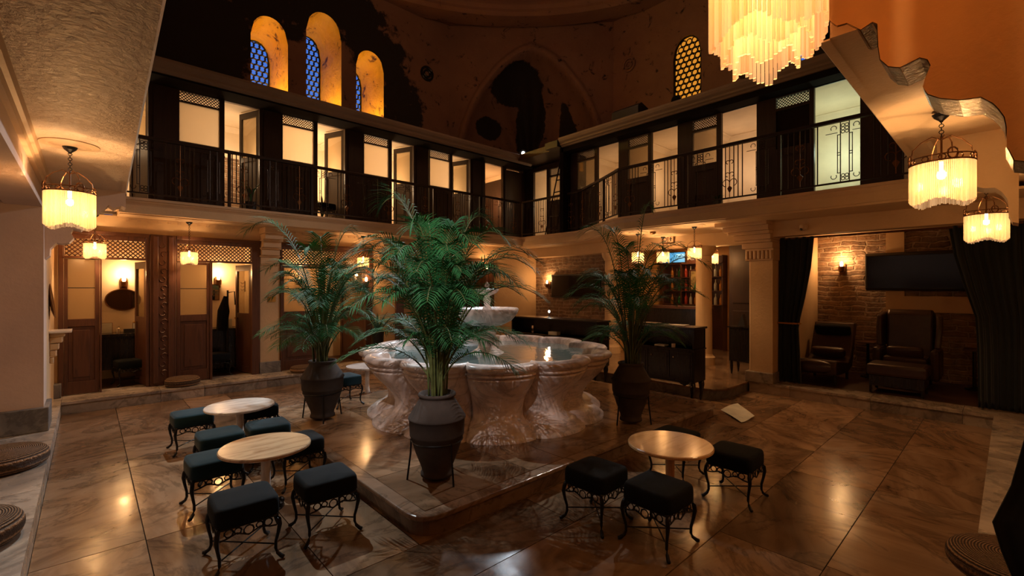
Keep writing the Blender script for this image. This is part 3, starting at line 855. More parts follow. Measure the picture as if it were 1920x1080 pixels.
# ================================================================== CABIN FRONTS (gallery)
LAT_STEP = 0.044
def leaf(parent, W, H, pane, mat, th=0.035, pmat='pane', rz=0, loc=(0,0,0), st=0.06, kick=True):
    """a door leaf hinged at local x=0, reaching to -x when closed"""
    b = MB(); b.holes(-W, 0, 0, H, [(-W+st, -st, pane[0], pane[1]), (-W+st, -st, 0.1, pane[0]-0.08)], 0, th)
    b.box(-W+st, -st, 0.012, th-0.012, 0.1, pane[0]-0.08)
    o = ob('door_leaf', b, mat, parent, loc=loc, rz=rz)
    b = MB(); b.box(-W+st, -st, th*0.4, th*0.55, pane[0], pane[1]); ob('glass_pane', b, M[pmat], o)
    b = MB(); b.ball((-W+0.03, -0.015, H*0.5), 0.016, 8, 6); b.ball((-W+0.03, th+0.015, H*0.5), 0.016, 8, 6); ob('door_knob', b, M['gold'], o)
    return o

def gallery_front(name, label, loc, rz, W=1.48, fx=(0.0,0.55), dr=(0.61,1.12), top=1.82, pz=(1.03,1.63), lz=(1.655,1.80), flip=False, ang=-68, dark=False, scale=1):
    t = thing(name, label, 'cabin front', loc, rz, 'wooden cabin fronts along the gallery')
    f = lambda a: W - a if flip else a
    def seg(a, b_): 
        a, b_ = f(a), f(b_); return (min(a, b_), max(a, b_))
    F = seg(*fx); D = seg(*dr)
    b = MB()
    b.holes(0, W, 0, 1.86, [(F[0]+0.015, F[1]-0.01, *pz), (F[0]+0.015, F[1]-0.01, *lz), (D[0], D[1], 0, top), (F[0]+0.06, F[1]-0.06, 0.12, 0.9)], 0, 0.07)
    x = 0.0
    solid = seg(dr[1], W)
    b.box(solid[0]+0.06, solid[1]-0.06, -0.02, 0.0, 0.1, 1.75)
    ob('frame', b, M['darkwood'], t)
    b = MB(); b.box(F[0]+0.06, F[1]-0.06, 0.02, 0.05, 0.12, 0.9)
    for k in range(4): b.box(F[0]+0.09+k*0.1, F[0]+0.11+k*0.1, 0.008, 0.02, 0.14, 0.88)
    ob('panel', b, M['darkwood'], t)
    b = MB(); b.box(F[0]+0.015, F[1]-0.01, 0.03, 0.036, *pz); ob('glass_pane', b, M['pane' if not dark else 'clearpane'], t)
    b = MB(); b.lattice(F[0]+0.015, F[1]-0.01, lz[0], lz[1], LAT_STEP, 0.010, 0.03); ob('lattice', b, M['darkwood'], t)
    if ang is not None:
        hx = D[1] if not flip else D[0]
        lf = leaf(t, D[1]-D[0]-0.01, top-0.02, (1.03, 1.70), M['darkwood'], rz=math.radians(ang) if not flip else math.radians(180-ang), loc=(hx, 0.07 if not flip else 0.1, 0.01), pmat='clearpane')
    return t
ordn = ['first', 'second', 'third', 'fourth']
NB = [(-0.47, 'at the end under the near arch'), (1.01, 'under the left edge of the pair of arched windows, opening onto a stone wall'), (2.48, 'with a small stool standing in its doorway'), (3.97, 'above the left palm, beside the third arched window'), (5.48, 'above the middle palm, its door ajar')]
for i, (x0, wh) in enumerate(NB):
    gallery_front('cabin_front', ['dark gallery cabin front mostly hidden by the near plaster soffit', 'dark gallery cabin front beside the soffit, brick wall seen in its doorway', 'dark gallery cabin front with a black stool in its doorway', 'dark gallery cabin front under the smallest of three arched windows', 'dark gallery cabin front above the tallest palm frond'][i], (x0, 8.6, ST), 0)
b = MB()
gallery_front('cabin_front', 'dark wooden gallery cabin front next to the corner, its doorway left of the pane', (6.94, 8.6, ST), 0, W=1.40, fx=(0.79,1.34), dr=(0.11,0.68), ang=None)
# corner cabin on the east side, then the east run
def east(name, label, x, yhi, ylo, fixed, door, dark=False, ang=None, pz=(0.93,1.52), lz=(1.56,1.72), top=1.76):
    """fixed, door: world y ranges; local x runs towards -y"""
    return gallery_front(name, label, (x, yhi, ST), -PI/2, W=yhi-ylo, fx=(yhi-fixed[1], yhi-fixed[0]), dr=(yhi-door[1], yhi-door[0]), top=top, pz=pz, lz=lz, ang=ang, dark=dark)
# local +y after rotation by -90 deg points to +x (into the cabins)
def east_front(name, label, x, yhi, ylo, fixed, door, dark=False):
    t = thing(name, label, 'cabin front', (x, yhi, ST), -PI/2, 'wooden cabin fronts along the gallery')
    W = yhi-ylo; F = (yhi-fixed[1], yhi-fixed[0]); D = (yhi-door[1], yhi-door[0])
    pz = (0.93, 1.52); lz = (1.56, 1.72); top = 1.74
    b = MB()
    b.holes(0, W, 0, 1.86, [(F[0], F[1], *pz), (F[0], F[1], *lz), (D[0], D[1], 0, top), (F[0]+0.05, F[1]-0.05, 0.12, 0.82)], 0, 0.07)
    ob('frame', b, M['darkwood'], t)
    b = MB(); b.box(F[0]+0.05, F[1]-0.05, 0.02, 0.05, 0.12, 0.82); ob('panel', b, M['darkwood'], t)
    b = MB(); b.box(F[0], F[1], 0.03, 0.036, *pz); ob('glass_pane', b, M['screen' if dark else 'clearpane'], t)
    b = MB(); b.lattice(F[0], F[1], lz[0], lz[1], LAT_STEP, 0.010, 0.03); ob('lattice', b, M['darkwood'], t)
    return t
EX = 7.85
east_front('cabin_front', 'dark wooden gallery cabin front behind the leaning ladder', 8.4, 8.55, 6.7, (7.18, 7.75), (7.84, 8.3))
EB = [((5.95,6.41),(5.35,5.88),6.7,5.24,'beside the ladder, amber lamp shade behind its pane'), ((4.69,5.13),(4.09,4.62),5.24,3.95,'where the balcony railing bends forward'), ((3.39,3.81),(2.75,3.31),3.95,2.6,'below the round spotlight, moulded ceiling seen inside'), ((2.02,2.47),(1.41,1.96),2.6,1.0,'with a darkened pane and pale green light in its doorway'), ((0.2,0.7),(0.75,0.95),1.0,-1.2,'cut off by the sloping plaster edge')]
for (fx, dr, yh, yl, wh) in EB:
    east_front('cabin_front', 'dark wooden gallery cabin front ' + wh, EX, yh, yl, fx, dr, dark='darkened' in wh)
# cabin rooms
ceil_z = ST + 1.84
def upper_room(x0, x1, y0, y1, light, col=(1.0, 0.66, 0.36), side='y', stone_back=False):
    b = MB(); t = 0.04
    if side == 'y':
        b.box(x0-t, x0, y0, y1, ST, ceil_z); b.box(x1, x1+t, y0, y1, ST, ceil_z); b.box(x0-t, x1+t, y1, y1+t, ST, ceil_z)
    else:
        b.box(x0, x1, y0-t, y0, ST, ceil_z); b.box(x0, x1, y1, y1+t, ST, ceil_z); b.box(x1, x1+t, y0-t, y1+t, ST, ceil_z)
    b.box(x0-t if side == 'y' else x0, x1+t, y0 if side == 'y' else y0-t, y1+t, ceil_z, ceil_z+0.03)
    w_ = struct('wall_gallery_cabin', b, M['room'])
    if stone_back:
        b = MB(); b.box(x0, x1, y1-0.03, y1, ST, ST+1.25); struct('stone_facing', b, M['stone'], w_)
    b = MB()
    pr_ = [(0, ceil_z), (0.10, ceil_z), (0.10, ceil_z-0.015), (0.07, ceil_z-0.03), (0.05, ceil_z-0.06), (0.02, ceil_z-0.09), (0, ceil_z-0.1)]
    b.sweep(pr_, [(x0, y0), (x0, y1), (x1, y1), (x1, y0)] if side == 'y' else [(x0, y1), (x1, y1), (x1, y0), (x0, y0)])
    struct('ceiling_moulding', b, M['room'], w_)
    if light:
        lamp('cabin_light', 'POINT', ((x0+x1)/2 + (0.25 if side == 'y' else 0.3), (y0+y1)/2 + 0.1, ST+1.05), light*(3.1 if side == 'y' else 1.5), col, 0.12)
for i, (x0, _) in enumerate(NB):
    upper_room(x0-0.15, x0+1.25, 8.67, 10.1, (9, 7, 12, 9, 8)[i], stone_back=(i == 1))
upper_room(6.98, 8.28, 8.67, 10.1, 9, (1.0, 0.5, 0.2), stone_back=True)
upper_room(8.47, 9.7, 6.75, 8.5, 7, side='x')
for i, (fx, dr, yh, yl, wh) in enumerate(EB):
    upper_room(EX+0.07, 9.6, yl+0.04, yh-0.04, (4.5, 5, 6, 9, 2)[i], ((1.0, 0.62, 0.32), (1.0, 0.62, 0.32), (1.0, 0.66, 0.40), (0.80, 1.0, 0.74), (1.0, 0.6, 0.3))[i], side='x')
# roofs and cornices of the cabins
cp = [(-0.6, 4.655), (-0.1, 4.655), (-0.02, 4.66), (0.0, 4.685), (0.03, 4.70), (0.035, 4.73), (0.07, 4.76), (0.09, 4.80), (0.09, 4.835), (0.06, 4.85), (-0.6, 4.85)]
b = MB(); b.sweep(cp, [(-0.5, 8.16), (7.75, 8.16), (8.2, 8.16)]); struct('cornice_north', b, M['cornice'])
b = MB(); b.sweep(cp, [(7.55, 6.62), (7.55, -1.5)]); struct('cornice_east', b, M['cornice'])
b = MB(); b.box(-0.6, 8.2, 8.3, 10.65, 4.70, 4.84); b.box(7.7, 10.65, -1.6, 10.65, 4.70, 4.84); struct('ceiling_cabins', b, M['darkwood'])
b = MB(); b.box(8.27, 8.50, 8.55, 10.2, ST-0.2, 4.7); struct('wall_gallery_corner', b, M['darkwood'])
b = MB(); b.box(-0.6, 8.3, 8.2, 8.62, 4.63, 4.66); b.box(7.6, 7.9, -1.5, 6.65, 4.56, 4.66); b.box(7.6, 8.4, 6.60, 6.7, ST, 4.66); struct('eaves_board', b, M['matteblack'])

# ================================================================== RAILINGS
def railing(name, label, p, q, seed, style=0):
    P, Q = Vector(p), Vector(q); Ln = (Q-P).length; rz = math.atan2((Q-P).y, (Q-P).x)
    t = thing(name, label, 'railing', (p[0], p[1], ST), rz, 'iron balcony railing')
    H = 0.87
    b = MB(); b.box(0, Ln, -0.03, 0.03, H-0.045, H); ob('handrail', b, M['railiron'], t, bevel=0.006)
    b = MB(); b.box(0, Ln, -0.012, 0.012, 0.07, 0.09); ob('bottom_rail', b, M['railiron'], t)
    b = MB(); b.box(-0.02, 0.02, -0.02, 0.02, 0, H-0.045); ob('post', b, M['railiron'], t)
    rnd = random.Random(seed)
    ns = max(1, round(Ln/0.42)); wS = Ln/ns
    for k in range(ns):
        x0 = k*wS
        c = x0 + wS*0.5
        if k % 2 == style % 2:
            # scroll panel: two pairs of bars with rings above and below
            b = MB()
            for s in (-1, 1):
                b.tube([(c+s*0.045, 0, 0.08), (c+s*0.045, 0, H-0.05)], 0.006, 5)
                b.tube([(c+s*0.075, 0, 0.20), (c+s*0.075, 0, H-0.2)], 0.005, 5)
                for zz in (0.2, 0.42, H-0.42, H-0.2): b.box(c+s*0.045, c+s*0.08, -0.006, 0.006, zz-0.004, zz+0.004)
                for zz in (0.125, 0.165, H-0.17, H-0.13, H-0.09): b.ring((c+s*0.020, 0, zz), 0.019, 0.0045, 'y', 8, 4)
                b.ring((c+s*0.115, 0, H-0.11), 0.030, 0.0045, 'y', 9, 4, -PI*0.2, PI*1.2)
                b.ring((c+s*0.115, 0, 0.16), 0.030, 0.0045, 'y', 9, 4, -PI*1.2, PI*0.2)
                b.tube([(c+s*0.075, 0, H-0.17), (c+s*0.2, 0, H-0.17)], 0.004, 4)
            ob('scroll_panel', b, M['railiron'], t)
        else:
            b = MB()
            b.tube([(c, 0, 0.08), (c, 0, H-0.05)], 0.006, 5)
            for zz, rr in ((0.30, 0.05), (0.42, 0.03), (0.60, 0.025)):
                b.ring((c-rr, 0, zz), rr, 0.006, 'y', 10, 4, 0, PI*1.5); b.ring((c+rr, 0, zz), rr, 0.006, 'y', 10, 4, -PI*0.5, PI)
            b.add([(c-0.035,-0.004,0.22),(c,-0.004,0.15),(c+0.035,-0.004,0.22),(c,-0.004,0.26),(c-0.035,0.004,0.22),(c,0.004,0.15),(c+0.035,0.004,0.22),(c,0.004,0.26)], [(0,1,2,3),(7,6,5,4),(0,4,5,1),(1,5,6,2),(2,6,7,3),(3,7,4,0)])
            ob('spade_ornament', b, M['bronze'], t)
            for s in (-0.45, -0.3, -0.15, 0.15, 0.3, 0.45):
                bb = MB(); bb.tube([(c+s*wS*0.9, 0, 0.08), (c+s*wS*0.9, 0, H-0.04)], 0.0075, 6); ob('baluster', bb, M['railiron'], t)
    return t
rx = [0.36+1.22*k for k in range(7)]
wh = ['beside the near plaster arch', 'below the lit doorway with the brick wall', 'in front of the doorway with the black stool', 'straight above the left palm', 'behind the top fronds of the middle palm', 'running into the far corner']
for i in range(6): railing('balcony_railing', 'dark iron balcony railing section ' + wh[i], (rx[i], 8.06), (rx[i+1], 8.06), i, i)
rp = [(7.76, 8.04), (7.76, 6.3), (7.15, 5.2), (6.81, 4.62), (6.81, 3.4), (6.81, 2.1), (6.81, 0.65)]
wh = ['at the foot of the ladder', 'slanting forward where the balcony widens', 'at the corner where the balcony straightens above the right palm', 'in front of the second cabin from the ladder', 'above the corner pillar and its corbel', 'in front of the pale green lit doorway']
for i in range(6): railing('balcony_railing', 'iron balcony railing ' + wh[i], rp[i], rp[i+1], 20+i, i)

# ================================================================== LOWER CABIN FRONTS
def lower_front(label, x0, x1, leafx, pane_x, pane_z, gap, carved=None):
    t = thing('cabin_front', label, 'cabin front', (x0, YN, 0.16), 0, 'ground floor wooden cabin fronts')
    W = x1-x0; H = 2.225; f = lambda a: a-x0
    lz = (1.87, 2.11)
    b = MB()
    b.holes(0, W, 0, H, [(f(leafx[0]), f(leafx[1]), 0, 1.84), (f(gap[0]), f(gap[1]), 0, 1.84), (f(leafx[0])+0.01, f(gap[1])-0.01, *lz)], -0.03, 0.07)
    b.box(0, W, -0.06, -0.02, H-0.05, H); b.box(f(leafx[0]), f(gap[1]), -0.045, -0.02, 1.84, 1.87)
    ob('frame', b, M['wood'], t, bevel=0.004)
    b = MB(); b.lattice(f(leafx[0])+0.01, f(gap[1])-0.01, lz[0], lz[1], 0.055, 0.014, 0.0); ob('lattice', b, M['woodx'], t)
    # closed leaf
    a, c = f(leafx[0]), f(leafx[1]); pa, pc = f(pane_x[0]), f(pane_x[1]); z0, z1 = pane_z[0]-0.16, pane_z[1]-0.16
    b = MB(); b.holes(a+0.004, c-0.004, 0.01, 1.835, [(pa, pc, z0, z1), (pa, pc, 0.18, z0-0.1)], -0.01, 0.035)
    lf = ob('door_leaf', b, M['wood'], t, bevel=0.004)
    b = MB(); b.box(pa, pc, 0.005, 0.02, 0.18, z0-0.1); b.box(pa+0.05, pc-0.05, -0.006, 0.006, 0.23, z0-0.15); ob('raised_panel', b, M['wood'], lf, bevel=0.006)
    b = MB(); b.box(pa, pc, 0.012, 0.016, z0, z1); ob('glass_pane', b, M['lowpane'], lf)
    b = MB(); zb = z0+(z1-z0)*0.52; b.box(pa, pc, 0.006, 0.01, zb-0.006, zb+0.006); ob('glazing_bar', b, M['black'], lf)
    # open leaf swung into the cabin
    g1 = f(gap[1])
    leaf(t, f(gap[1])-f(gap[0])-0.02, 1.82, (1.0, 1.72), M['wood'], rz=math.radians(-78), loc=(g1, 0.075, 0.01), pmat='clearpane')
    return t
# lower panes: etched glass, greyish upper field
M['lowpane'] = glassy('etched_pane', (0.80,0.72,0.6), 0.5)
A = lower_front('red brown wooden cabin front nearest the west pillar, oval mirror inside', -0.29, 0.66, (-0.24, 0.12), (-0.20, 0.07), (1.18, 1.99), (0.14, 0.62))
B = lower_front('red brown wooden cabin front beside the cream pilaster, coat stand inside', 0.98, 2.12, (0.98, 1.41), (1.03, 1.37), (1.19, 1.96), (1.44, 2.0))
C = lower_front('red brown wooden cabin front behind the left palm', 2.44, 4.12, (2.46, 3.14), (2.50, 3.09), (1.19, 1.95), (3.2, 3.98))
b = MB(); b.box(0.665, 0.975, YN-0.05, YN+0.09, 0.16, 2.385); b.box(0.70, 0.76, YN-0.075, YN-0.05, 0.2, 2.36); b.box(0.88, 0.94, YN-0.075, YN-0.05, 0.2, 2.36)
cp_ = ob('carved_post', b, M['wood'], bevel=0.008, label='wide carved red brown post between the two left cabin fronts', cat='post')
b = MB()
for k in range(16):
    z = 0.35 + k*0.125
    b.ring((0.82 + 0.012*(-1)**k, YN-0.052, z), 0.035, 0.009, 'y', 10, 4, (k % 2)*PI, (k % 2)*PI + PI*1.4)
ob('carving', b, M['wood'], cp_)
# dark double door towards the corner, partly behind the bowl of the fountain
b = MB(); b.holes(4.62, 4.80, 0.16, 2.36, [], YN-0.05, YN+0.02); ob('door_post', b, M['wood'], label='red brown wooden post on the cream wall behind the middle palm', cat='post')
t = thing('cabin_door', 'brown wooden double door frame behind the fountain bowl', 'door', (5.9, YN, 0.16))
b = MB(); b.holes(0, 1.35, 0, 2.1, [(0.09, 1.26, 0, 1.98)], -0.05, 0.05); ob('frame', b, M['wood'], t)
leaf(t, 0.57, 1.96, (1.0, 1.86), M['wood'], rz=math.radians(-60), loc=(1.25, 0.06, 0.0), pmat='clearpane')

# ================================================================== POTS AND PALMS
def palm(label, base, H, fr, seed, yaw=0, potr=0.215, tall=()):
    """fr: number of fronds"""
    rnd = random.Random(seed)
    t = thing('potted_palm', label, 'potted palm', base, 0, 'areca palms in clay urns')
    k = potr/0.215
    pf_ = [(0.09,0.03),(0.125,0.03),(0.125,0.05),(0.115,0.06),(0.118,0.09),(0.165,0.21),(0.203,0.335),(0.207,0.34),(0.207,0.35),(0.213,0.46),(0.220,0.466),(0.220,0.474),(0.213,0.482),(0.19,0.52),(0.155,0.58),(0.138,0.605),(0.132,0.625),(0.142,0.632),(0.146,0.643),(0.140,0.654),(0.128,0.655),(0.122,0.62),(0.02,0.61)]
    b = MB(); b.lathe([(r*k, z) for r, z in pf_], n=40); ob('urn', b, M['clay'], t, smooth=True)
    b = MB(); b.lathe([(0.001,0.60),(0.124*k,0.60),(0.1*k,0.625),(0.001,0.63)], n=20, caps=False); ob('soil', b, M['soil'], t)
    b = MB(); b.ring((0,0,0.30), 0.195*k, 0.006, 'z', 28, 5); ob('stand_ring', b, M['iron'], t)
    for j in range(3):
        a = yaw + j*2*PI/3
        c_, s_ = math.cos(a), math.sin(a)
        b = MB(); b.tube([(0.195*k*c_, 0.195*k*s_, 0.31), (0.2*k*c_, 0.2*k*s_, 0.2), (0.225*k*c_, 0.225*k*s_, 0.0)], 0.008, 6); ob('stand_leg', b, M['iron'], t)
    ends = list(tall)
    ga = rnd.uniform(0, 6)
    while len(ends) < fr:
        i = len(ends)
        a = ga + i*2.399
        lev = rnd.random()
        out = rnd.uniform(0.42, 0.78)
        z = 0.62 + H*(0.50 + 0.42*lev) - out*0.35
        if lev < 0.35: z -= 0.2
        ends.append((math.cos(a)*out, math.sin(a)*out, z, rnd.uniform(0.75, 1.1)))
    for i, (ex, ey, ez, lk) in enumerate(ends):
        a = math.atan2(ey, ex); rr = math.hypot(ex, ey)
        p0 = Vector((math.cos(a+rnd.uniform(-.6,.6))*0.06*rnd.random(), math.sin(a)*0.06*rnd.random(), 0.61))
        p3 = Vector((ex, ey, ez))
        top = max(ez + 0.10, 0.62 + (ez-0.62)*1.1 + rr*0.28)
        p1 = Vector((ex*0.10 + rnd.uniform(-.04,.04), ey*0.10+rnd.uniform(-.04,.04), 0.62 + (top-0.62)*0.55))
        p2 = Vector((ex*0.50, ey*0.50, top))
        def bz(s):
            q = 1-s; return p0*q**3 + p1*3*q*q*s + p2*3*q*s*s + p3*s**3
        nseg = 18
        pts = [bz(j/nseg) for j in range(nseg+1)]
        b = MB(); b.tube(pts, [0.008*(1-0.8*j/nseg)+0.0012 for j in range(nseg+1)], 5)
        fo = ob('frond_stem', b, M['stem'], t, smooth=True)
        b = MB()
        nl = 36
        for j in range(nl):
            s = 0.36 + 0.64*j/(nl-1)
            p = bz(s); tn = (bz(min(1, s+0.01)) - bz(s-0.01)).normalized()
            sd = tn.cross(Vector((0,0,1)))
            if sd.length < 0.1: sd = Vector((-math.sin(a), math.cos(a), 0))
            sd.normalize(); upv = sd.cross(tn).normalized()
            u = (s-0.36)/0.64
            ll = (0.235*math.sin(PI*(0.10+0.80*u))**0.8 + 0.03) * lk * (0.9+0.2*rnd.random())
            for sg in (-1, 1):
                dirn = (tn*(0.55+0.35*u) + sd*sg*(0.95-0.25*u) + upv*(0.22+rnd.uniform(-0.12,0.12))).normalized()
                w0 = 0.0048
                q0 = p; q1 = p + dirn*ll*0.5 + Vector((0,0,-0.03*ll)); q2 = p + dirn*ll*0.97 + Vector((0,0,-0.30*ll))
                wv_ = dirn.cross(upv).normalized()
                b.add([q0-wv_*w0*0.4, q0+wv_*w0*0.4, q1+wv_*w0, q1-wv_*w0, q2], [(0,1,2,3),(3,2,4)])
        ob('frond_leaflets', b, M['leaf'], fo, fix=False)
    # thin bare canes in the middle
    for j in range(9):
        a = rnd.uniform(0, 2*PI); r0 = rnd.uniform(0.02, 0.10)
        b = MB(); b.tube([(math.cos(a)*r0, math.sin(a)*r0, 0.6), (math.cos(a)*r0*1.2, math.sin(a)*r0*1.2, 0.9), (math.cos(a)*r0*2.0, math.sin(a)*r0*2.0, 1.25)], [0.010, 0.008, 0.004], 6)
        ob('cane', b, M['stem'], t)
    return t
def rel(base, px, py, dd=0.0):
    """pixel on the plane through base facing the camera, as offset from base"""
    d = base[0]*XR[1] + base[1]*YR[1] + dd
    p = at(px, py, d=d); return (p.x-base[0], p.y-base[1], p.z-base[2])
pb = (1.98, 3.0, PZ)
tl_ = [(*rel(pb, 716, 384, 0.05), 1.15), (*rel(pb, 770, 425, -0.2), 1.0), (*rel(pb, 918, 418, 0.1), 0.9), (*rel(pb, 1010, 490, 0.1), 1.0), (*rel(pb, 1018, 560, -0.1), 0.95), (*rel(pb, 985, 640, -0.2), 0.85), (*rel(pb, 965, 690, -0.35), 0.9),
       (*rel(pb, 705, 500, 0.1), 0.95), (*rel(pb, 725, 560, -0.1), 0.9), (*rel(pb, 760, 640, -0.2), 0.8), (*rel(pb, 860, 430, 0.2), 0.9), (*rel(pb, 690, 470, 0.2), 0.9), (*rel(pb, 800, 430, 0.3), 0.9), (*rel(pb, 950, 450, -0.3), 0.95), (*rel(pb, 840, 470, -0.4), 1.0), (*rel(pb, 900, 560, -0.5), 0.9)]
palm('tall areca palm in a clay urn on the near corner of the fountain plinth', pb, 1.45, 54, 3, 0.5, 0.215, tl_)
pb = (1.93, 5.22, PZ)
tl_ = [(*rel(pb, 462, 432, 0.0), 1.1), (*rel(pb, 500, 505, 0.1), 1.0), (*rel(pb, 505, 560, 0.1), 0.9), (*rel(pb, 530, 600, -0.2), 0.9), (*rel(pb, 665, 440, 0.1), 1.0), (*rel(pb, 700, 520, 0.1), 1.0), (*rel(pb, 690, 590, -0.2), 0.9), (*rel(pb, 600, 450, 0.2), 1.0), (*rel(pb, 570, 470, -0.3), 1.0), (*rel(pb, 640, 500, -0.3), 1.0)]
palm('areca palm in a clay urn left of the fountain, in front of the cabins', pb, 1.35, 42, 11, 0.2, 0.225, tl_)
pb = (4.34, 2.80, PZ)
tl_ = [(*rel(pb, 1092, 440, 0.0), 1.05), (*rel(pb, 1222, 392, 0.0), 0.6), (*rel(pb, 1140, 440, 0.2), 0.9), (*rel(pb, 1090, 520, 0.0), 0.9), (*rel(pb, 1085, 565, 0.0), 0.7), (*rel(pb, 1330, 500, 0.1), 1.0), (*rel(pb, 1290, 470, -0.2), 0.9), (*rel(pb, 1300, 540, -0.1), 0.9), (*rel(pb, 1250, 470, 0.2), 0.9), (*rel(pb, 1170, 470, -0.2), 0.9)]
palm('areca palm in a clay urn right of the fountain, in front of the sideboards', pb, 1.25, 36, 5, 0.9, 0.205, tl_)

# ================================================================== FOUNTAIN
FX, FY = 3.62, 4.38
ft = thing('marble_fountain', 'large scalloped white marble fountain basin on the plinth', 'fountain', (FX, FY, PZ))
NLOB = 12
prf = [(1.42,0.0,.6),(1.42,0.03,.7),(1.38,0.045,.8),(1.39,0.06,.9),(1.34,0.075,1),(1.34,0.095,1),(1.27,0.115,1.1),(1.23,0.13,1.2),(1.19,0.16,1.3),(1.18,0.22,1.3),(1.20,0.29,1.3),(1.25,0.37,1.3),(1.33,0.45,1.2),(1.40,0.52,1.1),(1.445,0.58,1.05),(1.455,0.60,1),(1.43,0.607,1),(1.43,0.617,1),(1.475,0.625,1),(1.48,0.642,1),(1.445,0.652,1),(1.47,0.665,1),(1.51,0.685,1),(1.52,0.71,1),(1.50,0.735,1),(1.45,0.745,1),(1.38,0.742,1),(1.35,0.72,1),(1.30,0.60,1),(1.10,0.5,.8),(0.2,0.48,0)]
def lobe(a, amt):
    s = abs(math.cos(a*NLOB/2+0.35))
    return 1 - 0.135*amt*(1 - s**0.4)
def ffn(u, v):
    i = v*(len(prf)-1); i0 = int(round(i)); r, z, am = prf[i0]
    a = u*2*PI; R = r*lobe(a, am)
    return (R*math.cos(a), R*math.sin(a), z)
b = MB(); b.grid(ffn, 432, len(prf)-1, closed_u=True); ob('basin', b, M['fountain'], ft, smooth=True, fix=False)
b = MB(); vs = [(1.31*lobe(2*PI*k/144, 1)*math.cos(2*PI*k/144), 1.31*lobe(2*PI*k/144, 1)*math.sin(2*PI*k/144), 0.665) for k in range(144)]
b.add(vs, [tuple(range(144))]); ob('water', b, M['water'], ft, label='still water in the basin')
b = MB(); b.lathe([(0.30,0.48),(0.30,0.6),(0.22,0.66),(0.12,0.72),(0.09,0.82),(0.12,0.92),(0.08,0.97),(0.11,1.0)], n=32); ob('pedestal', b, M['fountain'], ft, smooth=True)
b = MB(); b.lathe([(0.10,0.99),(0.18,1.0),(0.30,1.06),(0.37,1.14),(0.39,1.20),(0.38,1.215),(0.34,1.20),(0.1,1.12),(0.001,1.12)], n=40); ob('upper_bowl', b, M['fountain'], ft, smooth=True)
b = MB(); b.lathe([(0.06,1.12),(0.06,1.2),(0.035,1.25),(0.05,1.32),(0.03,1.36),(0.12,1.40),(0.15,1.44),(0.13,1.45),(0.02,1.42),(0.03,1.5),(0.001,1.54)], n=24); ob('finial', b, M['fountain'], ft, smooth=True)

# ================================================================== STOOLS AND TABLES
def make_stool(label, loc, rz, mat):
    t = thing('stool', label, 'stool', loc, rz, 'velvet stools round the marble tables')
    h = 0.168
    b = MB()
    def cush(u, v):
        return None
    vs = []; fs = []
    lv = [(0.262, 0.955), (0.275, 1.0), (0.33, 1.0), (0.352, 0.985), (0.365, 0.95), (0.371, 0.85), (0.376, 0.4)]
    n = 32
    def sq(a, s):
        c_, s_ = math.cos(a), math.sin(a); e = 0.28
        return (math.copysign(abs(c_)**e, c_)*h*s, math.copysign(abs(s_)**e, s_)*h*s)
    for z, s in lv:
        for k in range(n):
            x, y = sq(2*PI*k/n, s); vs.append((x, y, z))
    fs = [(i*n+k, i*n+(k+1)%n, (i+1)*n+(k+1)%n, (i+1)*n+k) for i in range(len(lv)-1) for k in range(n)]
    fs += [tuple(range(n))[::-1], tuple((len(lv)-1)*n+k for k in range(n))]
    b.add(vs, fs); ob('seat', b, mat, t, smooth=True)
    for sx in (-1, 1):
        for sy in (-1, 1):
            b = MB()
            pp = [(0.145, 0.265), (0.155, 0.235), (0.160, 0.20), (0.153, 0.15), (0.143, 0.10), (0.142, 0.06), (0.150, 0.035), (0.168, 0.015), (0.178, 0.012)]
            b.tube([(sx*a, sy*a, z) for a, z in pp], [0.013,0.014,0.013,0.010,0.009,0.009,0.010,0.012,0.011], 7)
            ob('leg', b, M['iron'], t, smooth=True)
    b = MB()
    for ax in (0, 1):
        for s in (-1, 1):
            def P(u, z): return (u, s*0.152, z) if ax == 0 else (s*0.152, u, z)
            for c_, r_ in ((0, 0.026), (0.055, 0.018), (-0.055, 0.018), (0.10, 0.022), (-0.10, 0.022)):
                b.ring(P(c_, 0.232-0.01*(abs(c_) < .02)), r_, 0.0045, 'y' if ax == 0 else 'x', 9, 4)
            b.tube([P(-0.145, 0.20), P(-0.11, 0.205), P(-0.06, 0.222), P(0, 0.195), P(0.06, 0.222), P(0.11, 0.205), P(0.145, 0.20)], 0.005, 5)
            b.tube([P(-0.15, 0.258), P(0.15, 0.258)], 0.006, 5)
    ob('scrollwork_apron', b, M['iron'], t)
    b = MB(); b.tube([(-0.143,-0.143,0.085),(0.143,0.143,0.085)], 0.0045, 5); b.tube([(-0.143,0.143,0.085),(0.143,-0.143,0.085)], 0.0045, 5)
    ob('stretcher', b, M['iron'], t)
    return t
st0 = make_stool('dark velvet stool nearest the camera beside the tan table', (0.68, 3.10, 0), -0.03, M['velvetblack'])
st1 = make_stool('teal velvet stool pushed half under the left of the tan table', (0.68, 3.98, 0), 0.02, M['velvet'])
